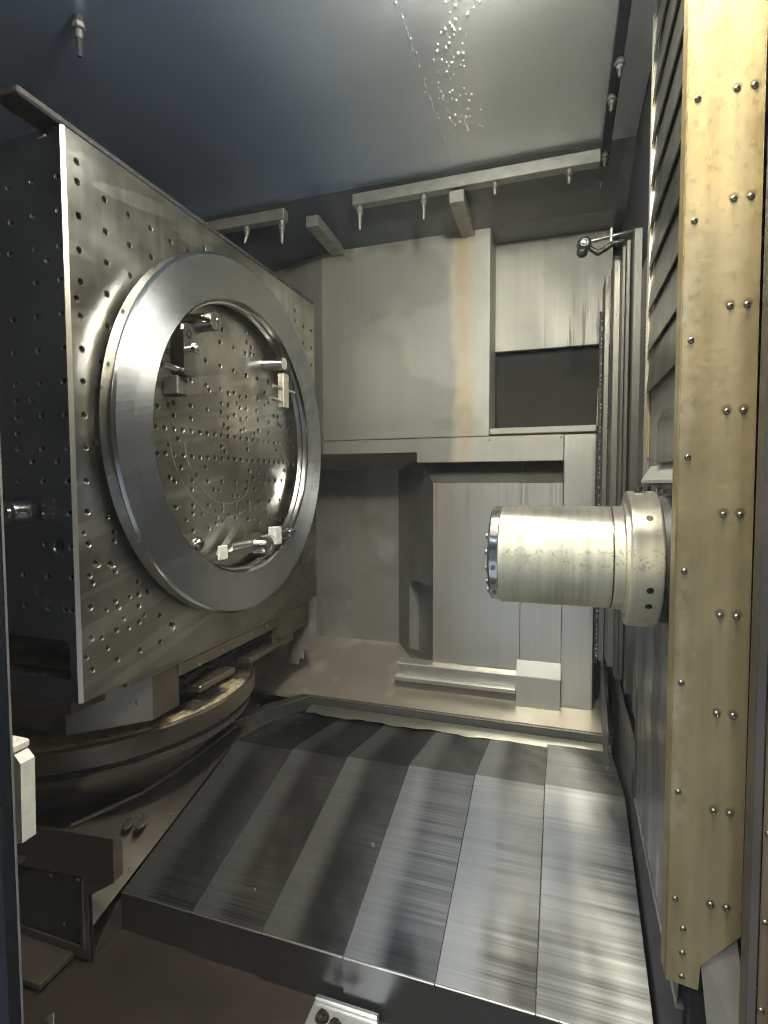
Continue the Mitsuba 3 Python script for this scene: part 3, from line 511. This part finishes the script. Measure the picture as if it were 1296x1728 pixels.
put(kc, 'stem', rod((-1.23, 0.86, 1.535), (-1.14, 0.86, 1.542), 0.014), M_CHROME, 30)
for z in (1.530, 1.562): put(kc, 'square_plate', cbox(-1.084, -1.050, 0.880, 0.8885, z - 0.009, z + 0.009, 0.0015), M_CLAMP)

# ---------------------------------------------------------------- spindle on the right
sp = thing('spindle', 'thick horizontal machine spindle with tan film and bolted flange on the right wall', 'spindle')
SC = (0, 1.12, 1.457)
put(sp, 'nose_ring', lathe([(0, -0.131), (0.060, -0.131), (0.062, -0.1335), (0.092, -0.1335), (0.0955, -0.130), (0.0958, -0.1150), (0.094, -0.1146)], 'x', c=SC, n=96), M_CHROME, 30)
put(sp, 'sleeve', lathe([(0.094, -0.1144), (0.098, -0.1132), (0.098, 0.0880), (0.0972, 0.0888)], 'x', c=SC, n=128), M_QUILL, 30)
put(sp, 'groove', lathe([(0.0972, 0.0888), (0.0955, 0.0892), (0.0955, 0.0906), (0.0975, 0.0910)], 'x', c=SC, n=128), M_HOLE, 30)
put(sp, 'collar', lathe([(0.0975, 0.0910), (0.0985, 0.0918), (0.0990, 0.1080), (0.1010, 0.1100), (0.1045, 0.1105), (0.1045, 0.1155)], 'x', c=SC, n=128), M_QUILL, 30)
fl = lathe([(0.09, 0.1155), (0.1235, 0.1155), (0.1262, 0.1162), (0.1278, 0.1180), (0.1280, 0.1200), (0.1280, 0.1625), (0.1272, 0.1655), (0.1250, 0.1672), (0.09, 0.1675)], 'x', c=SC, n=128)
fk = put(sp, 'flange', fl, M_QUILL, 30)
put(sp, 'boss', lathe([(0.117, 0.1676), (0.119, 0.170), (0.119, 0.195)], 'x', c=SC, n=96), M_SHINY, 30)
for ang in (198, 213, 140, 100):
    a = math.radians(ang); d = np.array([0, math.cos(a), math.sin(a)]); p = np.array([0.1450, SC[1], SC[2]])
    put(fk, 'radial_hole', rod(p + d * 0.120, p + d * 0.1284, 0.0058), M_BLACK, 30)
for ang in (172, 190, 208, 226):
    a = math.radians(ang); d = np.array([0, math.cos(a), math.sin(a)]); p = np.array([-0.1225, SC[1], SC[2]])
    put(sp, 'nose_screw', rod(p + d * 0.0945, p + d * 0.0985, 0.0048), M_SCREW, 30)
for ang in range(150, 260, 22):
    a = math.radians(ang); put(sp, 'face_screw', rod((-0.1385, SC[1] + 0.082 * math.cos(a), SC[2] + 0.082 * math.sin(a)), (-0.1335, SC[1] + 0.082 * math.cos(a), SC[2] + 0.082 * math.sin(a)), 0.0055), M_SCREW, 30)
put(fk, 'top_fitting', rod((0.135, 1.10, 1.583), (0.135, 1.10, 1.593), 0.007), M_CHROME, 30)
put(fk, 'top_fitting', rod((0.152, 1.12, 1.584), (0.152, 1.12, 1.594), 0.006), M_CHROME, 30)

# ---------------------------------------------------------------- right side: slatted cover, lower cover, telescopic sheets
slats = thing('slatted_cover', 'dark overlapping steel slats on the right wall above the spindle', 'machine cover')
for i in range(10):
    z0 = 1.815 + 0.097 * i
    put(slats, 'slat', hull([(0.1905, 0.93, z0), (0.1905, 1.440, z0), (0.1935, 0.93, z0), (0.1935, 1.440, z0), (0.1985, 0.93, z0 + 0.108), (0.1985, 1.440, z0 + 0.108), (0.2005, 0.93, z0 + 0.108), (0.2005, 1.440, z0 + 0.108)]), M_SLAT)
put(slats, 'backing', cbox(0.2010, 0.212, 0.92, 1.4490, 1.56, 2.76), M_DARK)
put(slats, 'edge_trim', cbox(0.1890, 0.2065, 1.4495, 1.4640, 1.59, 2.70, 0.003), M_EDGE, label='long bright vertical edge of the slatted cover')
put(slats, 'inner_trim', cbox(0.1955, 0.2005, 1.4420, 1.4492, 1.66, 2.55, 0.001), M_GOLD)
put(slats, 'box', hull([(0.188, 1.04, 1.711), (0.188, 1.255, 1.725), (0.1985, 1.04, 1.735), (0.1985, 1.255, 1.752), (0.188, 1.04, 1.64), (0.188, 1.255, 1.64), (0.2, 1.04, 1.64), (0.2, 1.255, 1.64)]), M_SLAT)
put(slats, 'ledge', hull([(0.178, 1.03, 1.606), (0.178, 1.40, 1.606), (0.198, 1.03, 1.634), (0.198, 1.40, 1.639), (0.178, 1.03, 1.60), (0.178, 1.40, 1.60), (0.2, 1.03, 1.60), (0.2, 1.40, 1.60)]), M_DOOR)
for y, z in ((1.21, 1.585), (1.15, 1.585), (1.15, 1.56)): put(slats, 'screw', rod((0.1835, y, z), (0.190, y, z), 0.004), M_CHROME, 30)
lower = thing('lower_slide_cover', 'dark glossy sheet cover below the spindle beside the way cover', 'machine cover')
sec, v, uv = [], [], []
for k in range(40):
    z = 0.76 + (1.599 - 0.76) * k / 39
    x = 0.187 - 0.004 * math.exp(-((z - 1.11) / 0.05) ** 2) + 0.002 * math.sin(z * 9)
    v += [(x, 0.93, z), (x + 0.001, 1.462, z + 0.035 * (1 - k / 39))]
put(lower, 'sheet', trimesh.Trimesh(v, [g for i in range(39) for g in ([2 * i, 2 * i + 1, 2 * i + 3], [2 * i, 2 * i + 3, 2 * i + 2])], process=False), M_SHINY, True)
put(lower, 'back_edge', cbox(0.186, 0.200, 1.4625, 1.475, 0.80, 1.59, 0.003), M_SHINY)
put(lower, 'bottom_edge', hull([(0.186, 0.93, 0.752), (0.186, 1.462, 0.790), (0.198, 0.93, 0.752), (0.198, 1.462, 0.790), (0.186, 0.93, 0.7595), (0.186, 1.462, 0.7975), (0.198, 0.93, 0.7595), (0.198, 1.462, 0.7975)]), M_DARK)
put(lower, 'skirt', cbox(0.196, 0.206, 0.93, 1.60, 0.40, 0.80), M_BLACK)
tele = thing('telescopic_sheets', 'row of tall narrow telescopic cover sheets between spindle and back wall', 'machine cover')
stud = ply(trimesh.creation.icosphere(1, 0.0016), 'hole_dark', smooth=True)
for x0, x1, y0, y1, z0, z1 in ((0.131, 0.146, 2.000, 2.13, 0.975, 2.300), (0.148, 0.166, 1.870, 2.0, 1.00, 2.315), (0.1665, 0.175, 1.812, 1.868, 0.985, 2.32), (0.1765, 0.187, 1.800, 1.86, 0.985, 2.33), (0.1915, 0.213, 1.750, 1.797, 0.96, 2.34), (0.206, 0.216, 1.60, 1.70, 0.93, 2.2)):
    k = put(tele, 'sheet', cbox(x0, x0 + 0.003, y0 + 0.0045, y1, z0, z1, 0.0005), M_SHADE)
    put(tele, 'lip', cbox(x0, x1, y0, y0 + 0.004, z0, z1, 0.001), M_LIP if x0 < 0.15 else M_SHADE)
    if x0 < 0.2:
        for q in range(9): put(k, 'stud', stud, None, at=tr((x0 + x1) / 2, y0 - 0.0005, z0 + 0.15 + 0.14 * q))
beads = []
for i in range(70):
    z = 0.97 + 1.2 * i / 69 + 0.006 * rng.normal(); r = 0.0014 + 0.0016 * rng.random()
    beads.append(trimesh.creation.icosphere(1, r).apply_translation([0.1255 + 0.001 * rng.normal(), 2.05, z]))
put(tele, 'drip_bead', join(*beads), M_DROP, True, label='wet beads down the joint beside the back wall', kind='stuff')
put(tele, 'joint_strip', cbox(0.118, 0.1295, 2.052, 2.06, 0.95, 2.20), M_BLACK)

# ---------------------------------------------------------------- posts at the right edge of the doorway
post = thing('door_post', 'straw coloured sheet steel door post dotted with button head screws', 'door post')
poly = Polygon([(0.1565, 0.866), (0.1985, 0.861), (0.2005, 0.899), (0.2440, 0.950), (0.2500, 0.957), (0.2440, 2.80), (0.1560, 2.80)])
pk = put(post, 'sheet', prism_y(poly, 0.850, 0.853), M_GOLD)
put(post, 'return_edge', cbox(0.1545, 0.1575, 0.8535, 0.885, 0.868, 2.80, 0.001), M_GOLD)
put(post, 'inner_return', cbox(0.2430, 0.2460, 0.8535, 0.89, 0.96, 2.80, 0.001), M_BROWN)
shank = lathe([(0.0012, -0.0016), (0.0020, -0.0027), (0.0032, -0.0022), (0.0041, -0.0012), (0.0044, 0.0)], 'y', n=16)
sock = lathe([(0, -0.0008), (0.0017, -0.0008), (0.0020, -0.0027)], 'y', n=6)
screw, socket = ply(shank, 'screw_steel', smooth=50), ply(sock, 'hole_dark')
spots = [(0.168 - 0.002 * i / 7, 2.280 - 0.1610 * i) for i in range(9)]
spots += [(0.177, 0.949), (0.177, 0.912), (0.177, 0.876)]
spots += [(x0 + 0.003 * (z - 1.0) / 1.2, z) for z in (2.264, 2.122, 1.980, 1.839, 1.6975, 1.556, 1.4145, 1.2745, 1.133, 0.9945) for x0 in (0.211, 0.231)]
for x, z in spots:
    k = put(post, 'screw', screw, None, at=tr(x, 0.8498, z)); put(k, 'socket', socket, None, at=tr(x, 0.8498, z))
post2 = thing('outer_post', 'narrow brown steel post at the far right edge of the view', 'door post')
put(post2, 'sheet', cbox(0.2570, 0.330, 0.800, 0.804, 0.45, 2.80), M_BROWN)
put(post2, 'groove', cbox(0.2440, 0.2562, 0.802, 0.83, 0.45, 2.80), M_CAST)
put(post2, 'front_rib', cbox(0.2700, 0.34, 0.7860, 0.7995, 0.45, 2.80, 0.003), M_BROWN)
for x, z in ((0.2525, 1.504), (0.2535, 1.382), (0.2540, 1.261), (0.2545, 1.142), (0.2540, 1.021), (0.2530, 0.899)):
    k = put(post2, 'screw', screw, None, at=tr(x + 0.008, 0.7998, z)); put(k, 'socket', socket, None, at=tr(x + 0.008, 0.7998, z))
foot = thing('post_foot', 'pale grey sloping guard plate under the door post at lower right', 'guard plate')
put(foot, 'plate', hull([(0.200, 0.862, 0.925), (0.246, 0.862, 0.956), (0.216, 0.80, 0.70), (0.262, 0.80, 0.78), (0.205, 0.875, 0.92), (0.250, 0.875, 0.95), (0.22, 0.82, 0.70), (0.27, 0.82, 0.78)]), M_FOOT)
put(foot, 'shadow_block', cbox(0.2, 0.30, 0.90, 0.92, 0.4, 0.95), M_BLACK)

# ---------------------------------------------------------------- doorway at the left, white block, splash box
jamb = thing('door_jamb', 'dark slate blue door jamb at the left edge', 'door jamb')
put(jamb, 'face', cbox(-0.86, -0.6815, 0.480, 0.499, 0.30, 2.45, 0.0010), M_JAMB)
put(jamb, 'edge', cbox(-0.6814, -0.6800, 0.4965, 0.4995, 0.30, 2.45, 0.0004), M_PIPE)
wb = thing('white_block', 'white machined block with chamfered top behind the left door jamb', 'block')
put(wb, 'body', hull([(x, y, z) for y in (0.575, 0.598) for x, z in ((-0.88, 1.02), (-0.772, 1.056), (-0.769, 1.180), (-0.782, 1.192), (-0.88, 1.192))]), M_WHITE)
put(wb, 'cap', cbox(-0.88, -0.779, 0.570, 0.600, 1.194, 1.208, 0.003), M_WHITE)
sb = thing('splash_box', 'dark folded sheet splash box with cut out front at lower left', 'splash box')
outl = Polygon([(-1.9, 0.672), (-1.037, 0.728), (-1.037, 0.617), (-1.125, 0.560), (-1.125, 0.39), (-1.9, 0.39)], [[(-1.7, 0.42), (-1.152, 0.42), (-1.140, 0.608), (-1.7, 0.560)]])
put(sb, 'front', prism_y(outl, 1.000, 1.004), M_CAST)
put(sb, 'right_side', prism_x([(1.0045, 0.726), (1.03, 0.715), (1.03, 0.62), (1.0045, 0.62)], -1.0405, -1.0375), M_CAST)
put(sb, 'cavity_shade', prism_y([(-1.9, 0.38), (-1.12, 0.38), (-1.12, 0.62), (-1.9, 0.60)], 1.008, 1.011), M_BLACK)  # black sheet behind the cut out, painted as the cavity's darkness
put(sb, 'tray', cbox(-1.6, -1.17, 0.90, 0.995, 0.39, 0.405), M_CAST)
put(sb, 'edge_strip', cbox(-1.1385, -1.1355, 0.9965, 0.9995, 0.42, 0.60, 0.0005), M_DARK)
for x, z in ((-1.245, 0.588), (-1.152, 0.600), (-1.205, 0.468), (-1.138, 0.452)): put(sb, 'screw', screw, None, at=tr(x, 0.9995, z))
br = thing('bolted_bracket', 'bare metal bracket with two bolts on the trough floor at the bottom edge', 'bracket')
put(br, 'plate', hull([(-0.53, 1.085, 0.398), (-0.375, 1.085, 0.398), (-0.53, 1.085, 0.38), (-0.375, 1.085, 0.38), (-0.525, 0.90, 0.398), (-0.36, 0.90, 0.398), (-0.525, 0.90, 0.38), (-0.36, 0.90, 0.38)]), M_DOOR)
put(br, 'rim', cbox(-0.53, -0.375, 1.0755, 1.087, 0.3985, 0.408, 0.002), M_EDGE)
for x, y in ((-0.497, 1.045), (-0.462, 1.035)): 
    b = put(br, 'bolt', lathe([(0, 0.412), (0.009, 0.412), (0.011, 0.410), (0.011, 0.398)], c=(x, y, 0), n=6), M_HOLE)
    put(b, 'washer', lathe([(0.010, 0.3990), (0.016, 0.4005), (0.017, 0.398)], c=(x, y, 0), n=24), M_SCREW, 30)
for lab, p in (('upright pale plate fragment at the very bottom left beside the door jamb', [(-1.090, 0.85, 0.40), (-1.045, 0.83, 0.40), (-1.047, 0.835, 0.44)]), ('flat pale plate lying on the trough at the bottom left', [(-1.03, 0.835, 0.395), (-0.965, 0.82, 0.395), (-0.985, 0.76, 0.395), (-1.06, 0.77, 0.395)])):
    k = thing('pale_plate', lab, 'plate'); q = np.array(p); put(k, None, hull(np.vstack([q, q - [0, -0.002, 0.006]])), M_WHITE)

# ---------------------------------------------------------------- coolant manifolds under the roof, brackets, spray nozzle
def nozzle(parent, x, y, z, ln, bend=0.0, mt=None):
    a = np.array([x, y, z]); m1 = rod(a, a - [0, 0, ln * 0.35], 0.0115, n=16); m2 = rod(a - [0, 0, ln * 0.35], a - [0, 0, ln * 0.55], 0.0090, n=16)
    e = a - [bend, 0, ln]; m3_ = rod(a - [0, 0, ln * 0.55], e, 0.0070, 0.0048, n=16)
    mt = mt or M_PIPE
    k = put(parent, 'nozzle', m1, mt, 30); put(k, 'neck', m2, M_DARK, 30); put(k, 'tip', m3_, mt, 30)
    put(k, 'hex_nut', lathe([(0.009, -0.3 * ln), (0.0145, -0.3 * ln), (0.0145, -0.18 * ln), (0.009, -0.18 * ln)], c=(x, y, z), n=6), M_DARK)
man = thing('coolant_manifold', 'long square coolant bar with hanging nozzles under the roof above the back wall', 'coolant bar')
put(man, 'bar', cbox(-0.797, 0.110, 2.020, 2.060, 2.693, 2.737, 0.002), M_PIPE)
for x, ln in ((-0.773, 0.088), (-0.513, 0.088), (-0.246, 0.040), (0.010, 0.046)): nozzle(man, x, 2.04, 2.6925, ln)
man2 = thing('coolant_manifold', 'shorter square coolant bar with two nozzles behind the fixture block top', 'coolant bar')
put(man2, 'bar', cbox(-1.56, -1.099, 2.020, 2.060, 2.690, 2.734, 0.002), M_PIPE)
nozzle(man2, -1.287, 2.04, 2.6895, 0.062, 0.012); nozzle(man2, -1.119, 2.04, 2.6895, 0.090)
man3 = thing('coolant_manifold', 'dim coolant bar along the top of the right wall with short nozzles', 'coolant bar')
put(man3, 'bar', cbox(0.112, 0.140, 1.20, 2.60, 2.722, 2.746, 0.002), M_GUARD)
for y, x in ((1.606, 0.131), (1.743, 0.122), (2.03, 0.123), (2.181, 0.119), (2.434, 0.117)): nozzle(man3, x, y, 2.7215, 0.045, mt=M_SHADE)
for lab, x in (('dim nozzle hanging from the roof at the upper left', -1.148), ('dim nozzle at the far upper left behind the fixture block corner', -1.482)):
    nozzle(thing('roof_nozzle', lab, 'nozzle'), x, 1.08, 2.754, 0.095, mt=M_GUARD)
for lab, x in (('square tube bracket under the roof left of the long coolant bar', -0.975), ('square tube bracket under the roof below the long coolant bar', -0.385)):
    k = thing('roof_bracket', lab, 'bracket')
    put(k, 'tube', hull([(x + dx, y, z) for dx in (-0.027, 0.027) for y, z in ((2.03, 2.642), (2.03, 2.686), (2.296, 2.632), (2.296, 2.668))]), M_PIPE)
    put(k, 'end_face', cbox(x - 0.0265, x + 0.0265, 2.0265, 2.0295, 2.6425, 2.6855, 0.0008), M_PIPE)
sn = thing('spray_nozzle', 'black spray nozzle on a short arm beside the upper right back wall', 'nozzle')
put(sn, 'arm', rod((0.20, 1.80, 2.355), (0.075, 1.80, 2.340), 0.0055), M_CHROME, 30)
put(sn, 'head', lathe([(0, -0.018), (0.012, -0.018), (0.020, -0.012), (0.022, 0.004), (0.016, 0.018), (0, 0.020)], 'y', c=(0.055, 1.795, 2.332), n=32), M_RUBBER, 30)
put(sn, 'lens', lathe([(0, -0.0205), (0.007, -0.0195), (0.009, -0.0182)], 'y', c=(0.055, 1.795, 2.332), n=20), M_CHROME, 30)
put(sn, 'lower_head', trimesh.creation.icosphere(3, 0.017).apply_translation([0.050, 1.80, 2.312]), M_RUBBER, True)
hp = [(0.075, 1.80, 2.318), (0.095, 1.80, 2.302), (0.115, 1.80, 2.312), (0.135, 1.80, 2.325), (0.165, 1.80, 2.328)]
put(sn, 'hose', join(*[rod(hp[i], hp[i + 1], 0.008) for i in range(4)] + [trimesh.creation.icosphere(2, 0.008).apply_translation(q) for q in hp]), M_RUBBER, True)
put(sn, 'clip', cbox(0.128, 0.136, 1.795, 1.805, 2.318, 2.372, 0.002), M_SCREW)

# ---------------------------------------------------------------- metal chips lying on the way cover
def chip(x, y, z, s, k):
    n_ = 7; a = rng.random() * 6.28; p = []
    for i in range(n_): p.append((s * (i / (n_ - 1) - 0.5), 0.25 * s * math.sin(i * 1.6 + k), 0.12 * s * (1 + math.cos(i * 2.1 + k))))
    p = np.array(p); p = np.c_[p[:, 0] * math.cos(a) - p[:, 1] * math.sin(a), p[:, 0] * math.sin(a) + p[:, 1] * math.cos(a), p[:, 2]]
    w = np.array([-math.sin(a), math.cos(a), 0.3]) * s * 0.13; v = np.vstack([p + w, p - w, p + w + [0, 0, 0.0006], p - w + [0, 0, 0.0006]]); f = []
    for i in range(n_ - 1):
        for o, q in ((0, n_), (2 * n_, 3 * n_)): f += [[o + i, o + i + 1, q + i + 1], [o + i, q + i + 1, q + i]]
    m = trimesh.Trimesh(v, f, process=False); m.apply_translation([x, y, z]); return m
CH = [(-0.004, 1.318, 0.572, 0.030), (-0.223, 1.287, 0.559, 0.010), (-0.004, 1.43, 0.606, 0.012), (-0.003, 1.24, 0.550, 0.010), (0.180, 1.335, 0.578, 0.013), (0.181, 1.31, 0.571, 0.009), (-0.489, 1.371, 0.583, 0.016), (-0.417, 1.259, 0.548, 0.008), (-0.974, 1.133, 0.506, 0.006),
      (-1.026, 1.338, 0.567, 0.008), (-0.759, 1.192, 0.525, 0.008), (-0.597, 1.463, 0.608, 0.008), (-0.126, 1.203, 0.536, 0.007), (-0.663, 1.314, 0.563, 0.006), (-0.226, 2.03, 0.612, 0.018), (-0.22, 1.964, 0.623, 0.012), (-0.045, 2.0, 0.620, 0.014), (-0.015, 1.812, 0.652, 0.010), (-0.223, 1.587, 0.648, 0.010), (0.165, 1.95, 0.630, 0.018), (0.16, 1.90, 0.64, 0.014),
      (-1.01, 1.93, 0.622, 0.012), (-0.90, 1.80, 0.645, 0.009), (-0.83, 1.90, 0.630, 0.008), (-1.08, 1.72, 0.655, 0.009), (0.02, 1.12, 0.515, 0.012), (-0.004, 1.60, 0.658, 0.010), (-0.006, 1.70, 0.670, 0.009)]
LB = {0: 'largest curled dark metal chip on the bright right hand floor plate', 6: 'bright curled metal chip on the third seam of the way cover', 14: 'cluster like chip caught at the wiper strip behind the way cover'}
ORD = ('first', 'second', 'third', 'fourth', 'fifth', 'sixth')
used = {}
for i, (x, y, z, s) in enumerate(CH):
    pl = sum(x > e for e in SE[1:-1]); where = 'near its front edge' if y < 1.22 else 'low on its slope' if y < 1.34 else 'midway up its slope' if y < 1.5 else 'below the ridge' if y < 1.66 else 'on its back slope' if y < 1.9 else 'by the wiper strip'
    lab = LB.get(i, 'tiny chip on %s floor plate from left, %s' % (ORD[pl], where))
    used[lab] = used.get(lab, 0) + 1
    if used[lab] > 1: lab = lab.replace('tiny', ('', '', 'smaller', 'third')[min(used[lab], 3)])
    k = thing('metal_chip', lab, 'metal chip', 'metal chips scattered on the way cover')
    put(k, None, chip(x, y, z + 0.0008, s, i), M_DARK if i in (0, 3, 25) else M_CHROME)

# ---------------------------------------------------------------- lamps
wl = thing('work_lamp', 'tubular lamp under the roof inside the doorway', 'lamp')
put(wl, 'bracket', cbox(0.03, 0.07, 0.40, 0.78, 2.735, 2.754), M_PIPE)
LAMP = lathe([(0.0, 0.44), (0.028, 0.44), (0.028, 0.78), (0.0, 0.78)], 'y', c=(0.050, 0, 2.660), n=24)
scene[part_key(wl, 'tube')] = {**ply(LAMP, 'white_paint'), 'emitter': {'type': 'area', 'radiance': {'type': 'rgb', 'value': WORK_LAMP}}}
rl = thing('roof_fill_lamp', 'added unseen fill lamp under the roof in front of the drops', 'lamp')
put(rl, 'base', lathe([(0, 2.7545), (0.030, 2.7545), (0.030, 2.7125), (0.0, 2.7125)], c=(-0.20, 1.12, 0), n=32), M_PIPE)
scene[part_key(rl, 'lens')] = {**ply(lathe([(0.0, 2.7120), (0.044, 2.7120), (0.050, 2.700), (0.044, 2.688), (0.0, 2.684)], c=(-0.20, 1.12, 0), n=32), 'white_paint'), 'emitter': {'type': 'area', 'radiance': {'type': 'rgb', 'value': ROOF_FILL}}}
for i, (x, y) in enumerate(((-1.6, -2.2), (1.4, -3.2))):
    hl = thing('hall_fill_lamp', ('left', 'right')[i] + ' added unseen fill lamp hanging behind the viewer', 'lamp')
    put(hl, 'housing', cbox(x - 0.65, x + 0.65, y - 0.2, y + 0.2, 4.02, 4.1), M_PIPE)
    q = quad([[x - 0.6, y - 0.17, 4.018], [x - 0.6, y + 0.17, 4.018], [x + 0.6, y + 0.17, 4.018], [x + 0.6, y - 0.17, 4.018]])
    scene[part_key(hl, 'tube')] = {**ply(q, 'white_paint'), 'emitter': {'type': 'area', 'radiance': {'type': 'rgb', 'value': HALL_FILL}}}


# ---------------------------------------------------------------- thin coolant mist in the air
scene['mist'] = {'type': 'homogeneous', 'albedo': {'type': 'rgb', 'value': [0.95, 0.95, 0.95]}, 'sigma_t': 0.008}
scene['camera']['medium'] = {'type': 'ref', 'id': 'mist'}
hz = thing('haze', 'thin coolant mist hanging in the air', 'mist', kind='stuff')
scene[hz] = {'type': 'cube', 'to_world': T().translate([0, -2.0, 3.0]) @ T().scale([9.0, 7.0, 4.2]), 'bsdf': {'type': 'null'}, 'interior': {'type': 'ref', 'id': 'mist'}}
